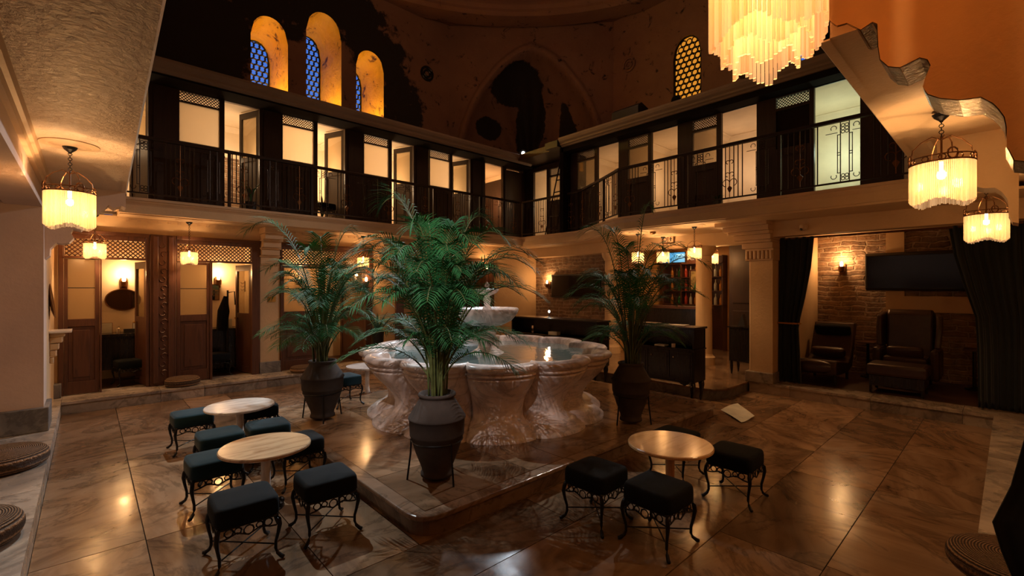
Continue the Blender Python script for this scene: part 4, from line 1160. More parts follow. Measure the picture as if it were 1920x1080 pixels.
SL = [(st0, (1.16, 3.09, 0), -0.04, 'dark velvet stool beside the plinth corner, right of the tan table'),
      (st1, (0.83, 4.59, 0), 0.0, 'teal velvet stool left of the two between the tan and the white table'),
      (st1, (1.21, 4.61, 0), -0.06, 'teal velvet stool right of the two between the tan and the white table'),
      (st0, (1.28, 4.0, 0), 0.02, 'dark velvet stool behind the right edge of the tan table'),
      (st1, (0.76, 5.52, 0), 0.03, 'blue velvet stool at the left end of the white table, nearest the cabins'),
      (st0, (1.33, 5.42, 0), 0.0, 'dark velvet stool seen under the rim of the white table'),
      (st1, (2.36, 5.66, PZ), 0.05, 'teal velvet stool standing beside the left palm urn'),
      (st0, (2.65, 1.51, 0), -0.03, 'black velvet stool nearest the camera beside the honey table'),
      (st0, (2.58, 1.94, 0), 0.02, 'black velvet stool left of the honey table'),
      (st0, (3.64, 1.43, 0), 0.03, 'black velvet stool right of the honey table'),
      (st0, (3.70, 1.95, 0), 0.0, 'black velvet stool mostly hidden behind the honey table')]
for s, l_, r_, lb in SL: dup(s, l_, r_, lb)
def make_table(label, loc, topmat, R=0.30, H=0.46):
    t = thing('round_table', label, 'table', loc, 0, 'round marble tables')
    b = MB(); b.lathe([(R-0.012,H-0.026),(R,H-0.02),(R,H-0.006),(R-0.006,H)], n=56); ob('tabletop', b, topmat, t)
    b = MB(); b.lathe([(0.032,0.05),(0.036,0.08),(0.032,0.12),(0.032,H-0.08),(0.045,H-0.05),(0.10,H-0.03),(0.10,H-0.026)], n=20); ob('pedestal', b, M['tablewhite'] if topmat != M['tablehoney'] else M['tabletan'], t, smooth=False)
    b = MB(); b.lathe([(0.12,0.0),(0.12,0.015),(0.10,0.03),(0.05,0.05),(0.02,0.06)], n=24)
    for k in range(8): b.ball((0.10*math.cos(k*PI/4), 0.10*math.sin(k*PI/4), 0.028), 0.028, 8, 6)
    ob('foot', b, M['iron'], t)
    return t
make_table('white marble round table in front of the left cabins', (1.09, 5.10, 0), M['tablewhite'])
make_table('tan banded marble round table among the left stools', (0.95, 3.67, 0), M['tabletan'])
make_table('honey coloured marble round table among the black stools', (3.15, 1.70, 0), M['tablehoney'])
make_table('small white marble round table half hidden behind the fountain', (3.02, 6.42, 0), M['tablewhite'])

# ================================================================== POUFS
def pouf(label, loc, R, H):
    b = MB()
    pr_ = []
    for k in range(13):
        a = -PI/2 + PI*k/12
        pr_.append((max(0.001, R*(0.80 + 0.20*math.cos(a)) if abs(math.sin(a)) < 0.999 else R*0.78), H/2 + H/2*math.sin(a)))
    pr_ += [(R*0.5, H*1.04), (0.001, H*1.05)]
    b.lathe(pr_, n=48, caps=False)
    ob('woven_pouf', b, M['rush'], smooth=True, label=label, cat='pouf', group='woven rush floor cushions', loc=loc)
pouf('round woven rush pouf on the near left platform, below the pillar', (-0.52, 5.45, 0.16), 0.29, 0.14)
pouf('round woven rush pouf cut by the frame, nearest the camera on the left platform', (-0.56, 3.95, 0.16), 0.29, 0.14)
pouf('round woven rush pouf lying before the carved post on the step', (1.03, 8.32, 0.16), 0.22, 0.12)
pouf('reddish woven pouf on the step behind the left palm', (2.72, 8.27, 0.16), 0.20, 0.10)
pouf('dark woven rush pouf in the near right corner of the court', (3.38, -0.03, 0.16), 0.27, 0.11)

# ================================================================== LAMPS
def pendant(label, loc, drop, R=0.15, H=0.2, energy=14, rose=True, rows=1, rod=0.0042, nrod=None, varl=0.03):
    """loc: ceiling point; drop: from ceiling to the lowest rod"""
    t = thing('pendant_lamp', label, 'pendant lamp', loc, 0, 'glass fringe pendant lamps')
    zt = -(drop - H)       # top of the fringe
    ch = R*0.42            # height of crown
    if rose:
        b = MB(); b.lathe([(0.17,0.0),(0.17,-0.006),(0.13,-0.016),(0.12,-0.012),(0.09,-0.022),(0.02,-0.02)], n=36); ob('ceiling_rose', b, M['mould'], t)
    b = MB(); b.lathe([(0.045,-0.02),(0.035,-0.04),(0.012,-0.06),(0.006,-0.07)], n=16); ob('canopy', b, M['iron'], t)
    b = MB(); z = -0.06; k = 0; zc = zt + ch + R*0.75
    while z > zc:
        b.ring((0, 0, z-0.012), 0.011, 0.0026, 'x' if k % 2 else 'y', 8, 4); z -= 0.019; k += 1
    ob('chain', b, M['iron'], t)
    b = MB()
    b.tube([(0,0,zc), (0,0,zt+0.02)], 0.006, 6)
    for j in range(4):
        a = j*PI/2 + 0.4
        pts = [(math.cos(a)*R*q, math.sin(a)*R*q, zz) for q, zz in ((0.03, zc-0.02), (0.3, zc), (0.65, zc-0.03), (0.92, zt+ch+R*0.25), (0.99, zt+ch*0.6))]
        b.tube(pts, 0.0035, 5)
    b.ring((0,0,zt+0.005), R, 0.005, 'z', 28, 5); b.ring((0,0,zt+ch*0.62), R, 0.004, 'z', 28, 5)
    for j in range(12):
        a = j*PI/6 + 0.1; c_ = (R*math.cos(a), R*math.sin(a), zt+ch*0.32)
        rr = ch*0.26
        b.tube([(c_[0]-math.sin(a)*rr*math.cos(q), c_[1]+math.cos(a)*rr*math.cos(q), c_[2]+rr*math.sin(q)) for q in [2*PI*i/8 for i in range(8)]], 0.004, 4, closed=True)
    for j in range(4):
        a = j*PI/2 + 0.4; c_ = (R*1.01*math.cos(a), R*1.01*math.sin(a), zt+ch*0.6); rr = ch*0.5
        b.tube([(c_[0]-math.sin(a)*rr*0.75*math.cos(q), c_[1]+math.cos(a)*rr*0.75*math.cos(q), c_[2]+rr*math.sin(q)) for q in [2*PI*i/10 for i in range(10)]], 0.005, 4, closed=True)
    ob('crown', b, M['bronze'] if R < 0.16 else M['bronze'], t)
    b = MB(); nr = nrod or int(2*PI*R/(rod*2.15)); rnd = random.Random(int(R*1000)+len(label))
    for rw in range(rows):
        Rr = R*(0.985 - 0.22*rw); nn = int(nr*Rr/R)
        for j in range(nn):
            a = 2*PI*j/nn
            lz_ = H - varl*(0.5+0.5*math.cos(a*4+rw)) - rnd.uniform(0, varl*0.3) + (varl*0.8*rw)
            x, y = Rr*math.cos(a), Rr*math.sin(a)
            b.tube([(x, y, zt), (x, y, zt-lz_)], rod, 5)
    ob('glass_fringe', b, M['bigrods' if rows > 1 else 'rods'], t)
    b = MB(); b.ball((0,0,zt-H*0.24), R*0.16, 12, 8, 1.2); b.tube([(0,0,zt+0.02),(0,0,zt-H*0.12)], 0.012, 6); ob('bulb', b, M['bulb'], t, smooth=True)
    lo = Vector(loc)
    lamp('pendant_glow', 'POINT', (lo.x, lo.y, lo.z+zt-H*0.28-R*0.30), energy, (1.0, 0.56, 0.24), 0.03)
    return t
pendant('glass fringe pendant lamp under the near left soffit', (-0.10, 4.80, 2.68), 0.64, 0.145, 0.27, 40)
pendant('bright glass fringe pendant lamp in front of the leftmost cabin door', (*at(178,402,y=8.28)[:2], 2.60), 0.62, 0.115, 0.21, 32, rose=False)
pendant('small amber pendant lamp before the carved post', (*at(355,415,y=8.28)[:2], 2.60), 0.66, 0.105, 0.19, 22)
pendant('pendant lamp hanging behind the left palm', (*at(681,445,y=8.28)[:2], 2.60), 0.62, 0.105, 0.19, 26)
pendant('largest pendant lamp on a chain, under the near right arch', (*at(1765,208,z=2.68)[:2], 2.68), 0.58, 0.15, 0.25, 28, rose=False)
pendant('pendant lamp in front of the right curtain', (*at(1849,352,d=4.25)[:2], 2.68), 0.66, 0.148, 0.25, 24, rose=False)
pendant('pendant lamp with dark crown over the right sideboard', (*at(1302,424,z=2.6)[:2], 2.61), 0.56, 0.105, 0.19, 30)
pendant('bright pendant lamp beside the blue screen', (*at(1243,443,d=8.9)[:2], 2.61), 0.53, 0.115, 0.21, 34)
pendant('small bright pendant lamp next to the bar column', (*at(1336,440,d=8.8)[:2], 2.61), 0.56, 0.10, 0.2, 30)
pendant('pendant lamp seen through the right palm', (*at(1196,437,d=8.4)[:2], 2.61), 0.56, 0.105, 0.19, 34)
pendant('big fringed glass chandelier hanging at the top of the court', (*at(1435, 100, d=1.5)[:2], 4.4), 2.03, 0.168, 0.50, 70, rose=False, rows=3, rod=0.0058, varl=0.05)

def sconce(label, p, nrm, energy=8, glass='sconceglass'):
    """wall lamp: back plate, arm, shade cup, lit glass"""
    rz = math.atan2(nrm[1], nrm[0]) + PI/2     # local -y points out of the wall
    t = thing('wall_sconce', label, 'wall lamp', p, rz, 'wall lamps')
    b = MB(); b.box(-0.045, 0.045, -0.015, 0.0, -0.14, 0.06); ob('back_plate', b, M['bronze'], t, bevel=0.005)
    b = MB(); b.tube([(0,-0.01,-0.05), (0,-0.06,-0.07), (0,-0.085,-0.04), (0,-0.085,-0.01)], 0.007, 6); ob('arm', b, M['bronze'], t)
    b = MB(); b.lathe([(0.02,-0.10),(0.045,-0.08),(0.05,0.0),(0.045,0.0)], (0,-0.085,0), 16); ob('holder', b, M['bronze'], t)
    b = MB(); b.lathe([(0.018,0.0),(0.026,0.03),(0.022,0.07),(0.004,0.09)], (0,-0.085,0), 14); ob('glass', b, M[glass], t, smooth=True)
    n_ = Vector((nrm[0], nrm[1], 0)).normalized(); q = Vector(p) + n_*0.11
    lamp('sconce_glow', 'POINT', (q.x, q.y, q.z+0.13), energy*1.8, WARM, 0.03)
    return t
sconce('wall lamp above the oval mirror in the first cabin', at(232, 528, y=9.72), (0,-1), 6)
sconce('wall lamp inside the cabin beside the cream pilaster', at(408, 525, y=9.72), (0,-1), 6)
sconce('wall lamp shining behind the left palm', at(560, 525, y=9.72), (0,-1), 6)
sconce('starry wall lamp on the post right of the left palm', at(683, 528, y=8.5), (0,-1), 5)
sconce('wall lamp behind the top of the middle palm', at(908, 505, y=8.53), (0,-1), 5)
sconce('wall lamp on the rubble wall beside the dark bar television', at(1030, 532, x=8.73), (-1,0), 6)
sconce('wall lamp on the stone wall of the curtained alcove', at(1580, 500, x=9.58), (-1,0), 9)

# ================================================================== CORNER SPOTLIGHTS, SPEAKER, LADDER
def spotlight(label, p, tgt, lit=True):
    t = thing('spotlight', label, 'spotlight', p)
    d = (Vector(tgt)-Vector(p)).normalized()
    b = MB(); b.tube([Vector((0,0,0.12))-d*0.10, Vector((0,0,0.12))+d*0.02, Vector((0,0,0.12))+d*0.05], [0.06, 0.075, 0.085], 14); ob('housing', b, M['black'], t)
    b = MB(); b.tube([(0,0,0),(0,0,0.1)], 0.012, 6); ob('bracket', b, M['black'], t)
    b = MB(); b.tube([Vector((0,0,0.12))+d*0.051, Vector((0,0,0.12))+d*0.054], 0.035 if lit else 0.07, 14); ob('lens', b, M['whitelamp'] if lit else M['screen'], t)
    return t
spotlight('small blazing white spotlight on the cornice in the far corner', at(981, 296, y=8.2), (0,0,1.6))
sp = spotlight('black round floodlight on the right cornice beside the latticed window', at(1268, 200, x=7.62), (2,1.5,1.2), False)
t = thing('loudspeaker', 'black wedge shaped loudspeaker box on the right cornice', 'loudspeaker', (7.78, 4.85, 4.85))
b = MB(); b.extr([(0,0,0),(0.36,0,0),(0.36,0,0.30),(0.12,0,0.36),(0,0,0.28)], (0, 0.62, 0)); ob('cabinet', b, M['black'], t, bevel=0.01)
b = MB(); b.ball((-0.004, 0.22, 0.06), 0.012, 8, 6); ob('indicator_light', b, M['redled'], t, label='small red light')
t = thing('ladder', 'dark wooden ladder leaning against the corner cornice', 'ladder', (0,0,0))
pa, pb_ = at(1021, 402, x=8.1), at(1044, 300, x=8.2)
qa = Vector((8.0, pa.y, ST)); 
l0 = Vector((7.98, 7.50, ST)); l1 = Vector((8.25, 7.22, 4.72)); off = Vector((0.02, -0.30, 0))
for s in (0, 1):
    b = MB(); b.tube([l0+off*s, l1+off*s], 0.022, 4); ob('rail', b, M['darkwood'], t)
for k in range(6):
    c = l0.lerp(l1, 0.1+0.15*k); b = MB(); b.tube([c, c+off], 0.014, 6); ob('rung', b, M['darkwood'], t)
# junk at the broken end of the cornice
b = MB(); b.box(7.45, 7.69, 6.64, 7.0, 4.66, 4.80); ob('cable_box', b, M['black'], label='black cable box where the right cornice ends', cat='box')
# small finds on the gallery
t = dup(st0, (3.28, 8.8, ST), 0.2, 'black stool in a lit gallery doorway'); t['group'] = 'gallery stools'
def houseplant(label, loc, h, r, n, seed, potr=0.09, poth=0.18, mat='greenleaf', arch=0.5):
    rnd = random.Random(seed)
    t = thing('house_plant', label, 'plant', loc)
    b = MB(); b.lathe([(potr*0.75,0),(potr,poth*0.9),(potr*1.05,poth),(potr*0.85,poth),(potr*0.8,poth*0.9),(0.01,poth*0.88)], n=20); ob('pot', b, M['black'], t)
    for k in range(n):
        a = k*2.4; L_ = h*rnd.uniform(0.6,1)
        p0 = Vector((0,0,poth*0.9)); dx = Vector((math.cos(a), math.sin(a), 0))
        b = MB(); pv = []
        for j in range(6):
            s = j/5; p = p0 + dx*r*s**1.3 + Vector((0,0,L_*(s - arch*s*s)))
            wd = 0.022*math.sin(PI*min(0.97, 0.1+0.9*s)); sv = Vector((-dx.y, dx.x, 0))*wd
            pv += [p-sv, p+sv]
        b.add(pv, [(2*j, 2*j+1, 2*j+3, 2*j+2) for j in range(5)]); ob('leaf', b, M[mat], t, fix=False)
    return t
houseplant('leafy plant in a doorway of the gallery next to the black stool', (3.42, 9.25, ST), 0.9, 0.22, 12, 1)
houseplant('trailing plant in the gallery doorway with the brick wall', (1.95, 8.4, ST), 0.7, 0.16, 10, 2)
houseplant('spiky plant in a tall black pot against the cream wall', (*at(708, 600, y=8.27)[:2], 0.16), 0.55, 0.24, 14, 3, 0.12, 0.62, arch=0.2)
houseplant('small plant on the dark gallery floor by the fourth right cabin', (6.98, 3.0, ST), 0.2, 0.1, 8, 4, 0.06, 0.1)

# ================================================================== THINGS ON THE WEST WALL
t = thing('wall_shelf', 'small marble shelf on a carved bracket below the round plate', 'shelf', (-0.33, 7.6, 1.08))
b = MB(); b.box(0, 0.19, -0.16, 0.16, 0, 0.025); ob('shelf_board', b, M['tablewhite'], t, bevel=0.005)
b = MB()
for k, (o, z) in enumerate(((0.13,-0.05),(0.11,-0.12),(0.08,-0.20),(0.06,-0.28),(0.035,-0.36))): b.box(0, o, -0.07+0.008*k, 0.07-0.008*k, z, z+0.07)
ob('bracket', b, M['plaster'], t, bevel=0.01)
b = MB(); b.lathe([(0.001,0),(0.13,0),(0.19,0.012),(0.2,0.025),(0.19,0.02),(0.12,0.012),(0.001,0.01)], n=36, caps=False)
o = ob('wall_plate', b, M['bronze'], label='round dark metal plate hung on the wall above the marble shelf', cat='plate', smooth=True); o.rotation_euler = (0, PI/2-0.12, 0); o.location = (-0.325, 7.55, 1.45)

# ================================================================== INSIDE THE LEFT CABINS
t = thing('dressing_table', 'dark dressing table under the oval mirror', 'dressing table', (0.50, 9.45, 0.16))
b = MB(); b.box(-0.46, 0.30, -0.25, 0.22, 0.70, 0.74); ob('top', b, M['blackwood'], t)
b = MB(); b.box(-0.42, 0.26, -0.2, 0.2, 0.2, 0.7)
for k in range(10): b.box(-0.40+k*0.066, -0.37+k*0.066, -0.215, -0.2, 0.24, 0.66)
ob('carcass', b, M['blackwood'], t)
for sx in (-0.42, 0.23):
    for sy in (-0.2, 0.17):
        b = MB(); b.box(sx, sx+0.03, sy, sy+0.03, 0, 0.2); ob('leg', b, M['blackwood'], t)
def mirror(label, c, rx, rz_, y):
    t = thing('oval_mirror', label, 'mirror', (c, y, 0))
    return t
p = at(231, 562, y=9.70)
t = thing('oval_mirror', 'oval mirror below the wall lamp in the first cabin', 'mirror', p)
b = MB(); b.lathe([(0.001,0),(0.21,0),(0.21,0.01),(0.001,0.01)], n=36, caps=False); o = ob('mirror_glass', b, M['dimmirror'], t); o.rotation_euler = (PI/2,0,0); o.scale = (1, 0.78, 1)
b = MB(); b.ring((0,0,0), 0.215, 0.012, 'z', 36, 6); o = ob('mirror_frame', b, M['bronze'], t); o.rotation_euler = (PI/2,0,0); o.scale = (1, 0.78, 1)
for lb, px, w_, h_ in (('pale framed card at the left end of the dressing table', 200, 0.13, 0.15), ('pale framed card at the right end of the dressing table', 258, 0.11, 0.14)):
    p = at(px, 610, y=9.55)
    t = thing('framed_card', lb, 'card', (p.x, 9.55, 0.90))
    b = MB(); b.box(-w_/2, w_/2, 0, 0.012, 0, h_); ob('card', b, M['white'], t)
    b = MB(); b.box(-w_/2-0.006, w_/2+0.006, 0.012, 0.02, 0, h_+0.006); ob('backing', b, M['bronze'], t)
b = MB(); b.lathe([(0.03,0),(0.03,0.07),(0.018,0.08),(0.018,0.1),(0.001,0.1)], n=14); ob('glass_jar', b, M['chrome'], label='small shiny jar on the dressing table', cat='jar', loc=(at(222,610,y=9.4).x, 9.4, 0.90))
b = MB(); b.box(0,0.16,0,0.1,0,0.05); ob('black_case', b, M['black'], label='flat black case on the dressing table', cat='case', loc=(at(232,610,y=9.5).x, 9.48, 0.90))
t = dup(st0, (at(243,680,y=8.9).x, 8.95, 0.16), 0.2, 'black stool in front of the dressing table in the first cabin'); t['group'] = 'cabin stools'
t = thing('side_cabinet', 'black low cabinet in the cabin beside the pilaster', 'cabinet', (1.86, 9.40, 0.16))
b = MB(); b.box(-0.42, 0.12, -0.2, 0.25, 0.06, 0.74); ob('carcass', b, M['blackwood'], t)
b = MB(); b.box(-0.40, -0.16, -0.215, -0.2, 0.1, 0.7); ob('door', b, M['blackwood'], t)
b = MB(); b.box(-0.14, 0.10, -0.215, -0.2, 0.1, 0.7); ob('door', b, M['blackwood'], t)
p = at(428, 610, y=9.3)
b = MB(); b.box(-0.07,0.07,0,0.015,0,0.16); ob('framed_card', b, M['white'], label='pale card standing on the black low cabinet', cat='card', loc=(p.x, 9.35, 0.90))
p = at(404, 545, y=9.68); t = thing('wall_mirror', 'tall narrow mirror under the second cabin wall lamp', 'mirror', p)
b = MB(); b.box(-0.08, 0.05, 0, 0.02, -0.16, 0.1); ob('mirror_glass', b, M['mirror'], t)
b = MB(); b.box(-0.095, 0.065, 0.005, 0.03, -0.175, 0.115); ob('frame', b, M['bronze'], t)
t = thing('coat_stand', 'dark coat stand with black clothes in the second cabin', 'coat stand', (1.76, 9.10, 0.16))
b = MB(); b.tube([(0,0,0),(0,0,1.4)], 0.015, 6); ob('pole', b, M['iron'], t)
b = MB(); b.tube([(-0.03,0,1.30),(-0.06,0,1.05),(-0.09,0,0.72)], [0.03,0.09,0.08], 10); ob('hung_cloth', b, M['velvetblack'], t)
b = MB(); b.tube([(0,0,1.36),(0.1,0,1.38),(0.11,0,1.15)], 0.01, 5); ob('hook', b, M['iron'], t)
b = MB(); b.lathe([(0.08,0),(0.08,0.02),(0.02,0.03)], n=16); ob('base', b, M['iron'], t)
t = thing('wall_hooks', 'brass wall hooks at the right side of the second cabin', 'hooks', at(459, 530, y=9.3))
b = MB()
for k in range(3): b.tube([(0,0,-0.06*k),(-0.05,0,-0.02-0.06*k),(-0.06,0,0.01-0.06*k)], 0.006, 5)
b.box(-0.005,0.01,-0.01,0.01,-0.16,0.03); ob('hook', b, M['bronze'], t)
t = dup(st0, (1.56, 8.88, 0.16), 0.1, 'black stool inside the cabin beside the pilaster'); t['group'] = 'cabin stools'
for px, py_, yy, lb in ((510, 561, 8.55, 'small brass notice plate on the cream pilaster'),):
    p = at(px, py_, y=yy-0.012)
    b = MB(); b.box(-0.06,0.06,0,0.012,-0.045,0.045); ob('notice_plate', b, M['gold'], label=lb, cat='plate', loc=p)
p = at(768, 558, y=8.5); b = MB(); b.lathe([(0.001,0),(0.1,0),(0.13,0.02),(0.001,0.01)], n=24, caps=False)
o = ob('wall_plate', b, M['bronze'], label='round bronze dish on the cream wall left of the middle palm stems', cat='plate', loc=p); o.rotation_euler = (PI/2, 0, 0)

# ================================================================== BAR SIDE
def sideboard(label, y0, y1, x0=6.06, x1=6.42, H=1.06, doors=3, base=0.0):
    t = thing('sideboard', label, 'sideboard', (x0, y0, base), 0, 'black sideboards')
    W = y1-y0; D = x1-x0; lg = 0.30
    b = MB(); b.box(-0.025, D, -0.025, W+0.025, H-0.03, H); ob('top', b, M['blackwood'], t, bevel=0.008)
    b = MB(); b.box(0.01, D-0.01, 0.0, W, lg, H-0.30); b.box(D-0.06, D-0.01, 0, W, H-0.30, H-0.03)
    for yy in (0.0, W-0.03): b.box(0.01, D-0.01, yy, yy+0.03, H-0.30, H-0.03)
    b.box(0, D, -0.012, W+0.012, H-0.32, H-0.30)
    ob('carcass', b, M['blackwood'], t, bevel=0.005)
    dw = W/doors
    for k in range(doors):
        b = MB(); b.box(0.0, 0.012, k*dw+0.02, (k+1)*dw-0.02, lg+0.03, H-0.34); b.box(-0.006, 0.002, k*dw+0.05, (k+1)*dw-0.05, lg+0.07, H-0.38)
        d_ = ob('door', b, M['blackwood'], t, bevel=0.003)
        b = MB(); b.ball((-0.012, k*dw+dw*0.85, (lg+H-0.3)/2+0.1), 0.014, 8, 6); ob('knob', b, M['chrome'], d_)
    for yy in (0.05, W-0.05):
        for xx in (0.04, D-0.05):
            s = -1 if yy < 0.1 else 1
            b = MB(); b.tube([(xx, yy, lg+0.01), (xx-0.015, yy+s*0.02, lg-0.06), (xx-0.01, yy+s*0.01, 0.12), (xx-0.01, yy, 0.05), (xx-0.03, yy+s*0.015, 0.0)], [0.045, 0.04, 0.022, 0.018, 0.026], 8)
            ob('leg', b, M['blackwood'], t, smooth=True)
    b = MB(); b.extr([(0.005, 0.05, lg), (0.005, 0.14, lg-0.06), (0.005, 0.22, lg-0.02), (0.005, W-0.22, lg-0.02), (0.005, W-0.14, lg-0.06), (0.005, W-0.05, lg)], (0.02, 0, 0)); ob('apron', b, M['blackwood'], t)
    return t
sideboard('black sideboard with curved legs right of the right palm', 2.92, 3.95)
sideboard('long black sideboard left of the right palm, lit star lamp on it', 4.55, 6.6, doors=4)
def small(name, label, cat, mb, mat, loc, rz=0): return ob(name, mb, mat, label=label, cat=cat, loc=loc, rz=rz)
b = MB(); b.lathe([(0.028,0),(0.028,0.05),(0.001,0.05)], n=14); small('candle_cup', 'small pink candle cup on the shelf of the right sideboard', 'candle', b, M['tablewhite'], (6.12, 3.25, 0.76))
b = MB(); b.box(0,0.12,0,0.16,0,0.02); small('folded_napkin', 'folded napkin beside the pink candle cup', 'napkin', b, M['white'], (6.10, 3.38, 0.76))
b = MB(); b.box(0,0.1,0,0.2,0,0.06); small('napkin_box', 'pale napkin box on the shelf of the long sideboard', 'box', b, M['white'], (6.10, 5.45, 0.76))
b = MB(); b.lathe([(0.03,0),(0.035,0.03),(0.02,0.06),(0.035,0.09),(0.03,0.14),(0.001,0.14)], n=12); small('crystal_vase', 'crystal vase at the far end of the long sideboard', 'vase', b, M['chrome'], (6.12, 6.05, 0.76))
b = MB(); b.box(0,0.22,0,0.3,0,0.012); small('open_menu', 'open menu lying on top of the right sideboard', 'menu', b, M['white'], (6.14, 3.1, 1.06), 0.15)
b = MB(); b.box(0,0.2,0,0.28,0,0.02); small('dark_folder', 'dark folder on top of the right sideboard', 'folder', b, M['black'], (6.14, 3.55, 1.06), -0.1)
t = thing('desk_lamp', 'tiny star bright lamp on the long sideboard', 'lamp', (6.2, 5.72, 1.06))
b = MB(); b.lathe([(0.04,0),(0.04,0.01),(0.008,0.02),(0.008,0.09)], n=14); ob('base', b, M['black'], t)
b = MB(); b.ball((0,0,0.11), 0.018, 10, 8); ob('bulb', b, M['whitelamp'], t)
# bar counter behind, shelves with bottles
t = thing('bar_counter', 'dark bar counter in front of the bottle shelves', 'counter', (9.3, 4.35, 0.158))
b = MB(); b.box(0,0.5,0,1.5,0,1.0); ob('body', b, M['blackwood'], t); b = MB(); b.box(-0.05,0.55,-0.05,1.55,1.0,1.05); ob('top', b, M['woodx'], t)
t = thing('bottle_shelf', 'red brown bar shelving against the ochre wall', 'shelving', (10.65, 4.45, 0.158))
b = MB(); b.box(0.2,0.24,0,1.5,0,2.2)
for yy in (0,0.5,1.0,1.47): b.box(0,0.22,yy,yy+0.03,0,2.2)
ob('frame', b, M['wood'], t)
SHZ = (1.05, 1.38, 1.71, 2.04)
for zz in SHZ:
    b = MB(); b.box(0,0.22,0,1.5,zz-0.02,zz); ob('shelf', b, M['wood'], t)
bcols = [plain('bottle_glass_%s' % n_, c, 0.12) for n_, c in (('amber', (0.45,0.18,0.03)), ('green', (0.03,0.18,0.06)), ('clear', (0.5,0.5,0.42)), ('dark', (0.03,0.015,0.01)), ('red', (0.4,0.05,0.03)))]
bpro = []
for i, mt in enumerate(bcols):
    b = MB(); h = 0.24+0.01*i
    b.lathe([(0.034,0),(0.036,0.01),(0.036,h*0.55),(0.026,h*0.66),(0.012,h*0.75),(0.012,h*0.97),(0.014,h),(0.001,h)], n=12)
    bpro.append((b, mt))
k = 0; proto = {}
SHN = ['lowest', 'middle', 'top']; ORD = ['first','second','third','fourth','fifth','sixth','seventh','eighth','ninth','tenth','eleventh','twelfth']
colname = ['amber', 'green', 'clear', 'dark', 'red']
for zi, zz in enumerate(SHZ[:3]):
    for j in range(12):
        yy = 4.45+0.09+j*0.12
        if 0.47 < (yy-4.45) % 0.5 < 0.5 or (yy-4.45) % 0.5 < 0.05: yy += 0.05
        if 1.38 < yy-4.45 + 0: continue
        c = (k*7+zi*3) % 5; k += 1
        if c not in proto:
            o = ob('bottle', bpro[c][0], bpro[c][1], smooth=True, cat='bottle', group=colname[c]+' bottles on the bar shelves'); proto[c] = o
        else:
            o = proto[c].copy(); COL.objects.link(o)
        o['label'] = '%s glass bottle on the %s bar shelf, %s from its right end' % (colname[c], SHN[zi], ORD[j])
        o.location = (10.75, yy, 0.158+zz)
lamp('bar_shelf_light', 'AREA', (10.45, 5.2, 2.45), 14, WARM, 0.3, (10.7, 5.2, 1.2), size_y=1.2)
t = thing('painting', 'small painting of a figure in green and ochre behind the bar', 'painting', (10.6, 5.0, 1.52))
b = MB(); b.box(0,0.02,-0.22,0.22,0,0.52); ob('frame', b, M['wood'], t)
b = MB(); b.box(-0.004,0.0,-0.18,0.18,0.04,0.48); ob('canvas', b, plain('painted_canvas', (0.35,0.26,0.10), 0.6, nscale=9, var=0.9), t)
b = MB(); b.extr([(-0.008,-0.1,0.06),(-0.008,0.12,0.06),(-0.008,0.06,0.24),(-0.008,0.0,0.28),(-0.008,-0.07,0.22)], (0.003,0,0)); ob('green_robe', b, plain('green_paint', (0.04,0.2,0.08), 0.6), t)
b = MB(); b.ball((-0.006, 0.0, 0.33), 0.035, 10, 8); o = ob('pale_head', b, M['white'], t)
t = thing('television', 'black television on the rubble wall of the bar', 'television', (8.68, 6.42, 1.36))
b = MB(); b.box(0,0.05,0,1.52,0,0.58); ob('housing', b, M['black'], t, bevel=0.01)
b = MB(); b.box(-0.004,0,0.03,1.49,0.03,0.55); ob('screen', b, M['screen'], t)
t = thing('blue_screen', 'small bright blue screen hung beside the bar pendant', 'screen', (10.2, 5.42, 2.32))
b = MB(); b.box(0,0.04,-0.30,0.30,-0.13,0.13); ob('housing', b, M['black'], t)
b = MB(); b.box(-0.004,0,-0.285,0.285,-0.115,0.115); ob('screen', b, M['blueScreen'], t)
# sign over the passage
p = at(1253, 449, x=8.43)
t = thing('exit_sign', 'small dark framed pictogram sign on the beam above the bar', 'sign', p)
b = MB(); b.box(-0.015,0,-0.13,0.13,-0.08,0.08); ob('plate', b, M['bronze'], t)
b = MB(); b.box(-0.018,-0.015,0.01,0.11,-0.06,0.06); b.box(-0.018,-0.015,-0.11,-0.01,-0.06,0.06); ob('pictogram', b, M['mould'], t)
b = MB(); b.ring((-0.02,0.06,0), 0.035, 0.006, 'x', 12, 4); b.box(-0.022,-0.018,-0.07,-0.05,-0.04,0.04); b.box(-0.022,-0.018,-0.09,-0.03,0.0,0.012); ob('mark', b, M['black'], t)
b = MB(); b.lathe([(0.05,0),(0.05,-0.03),(0.03,-0.045),(0.001,-0.045)], n=18, caps=False); small('smoke_detector', 'round smoke detector on the ceiling above the right palm', 'smoke detector', b, M['bronze'], (7.45, 4.35, 2.61))
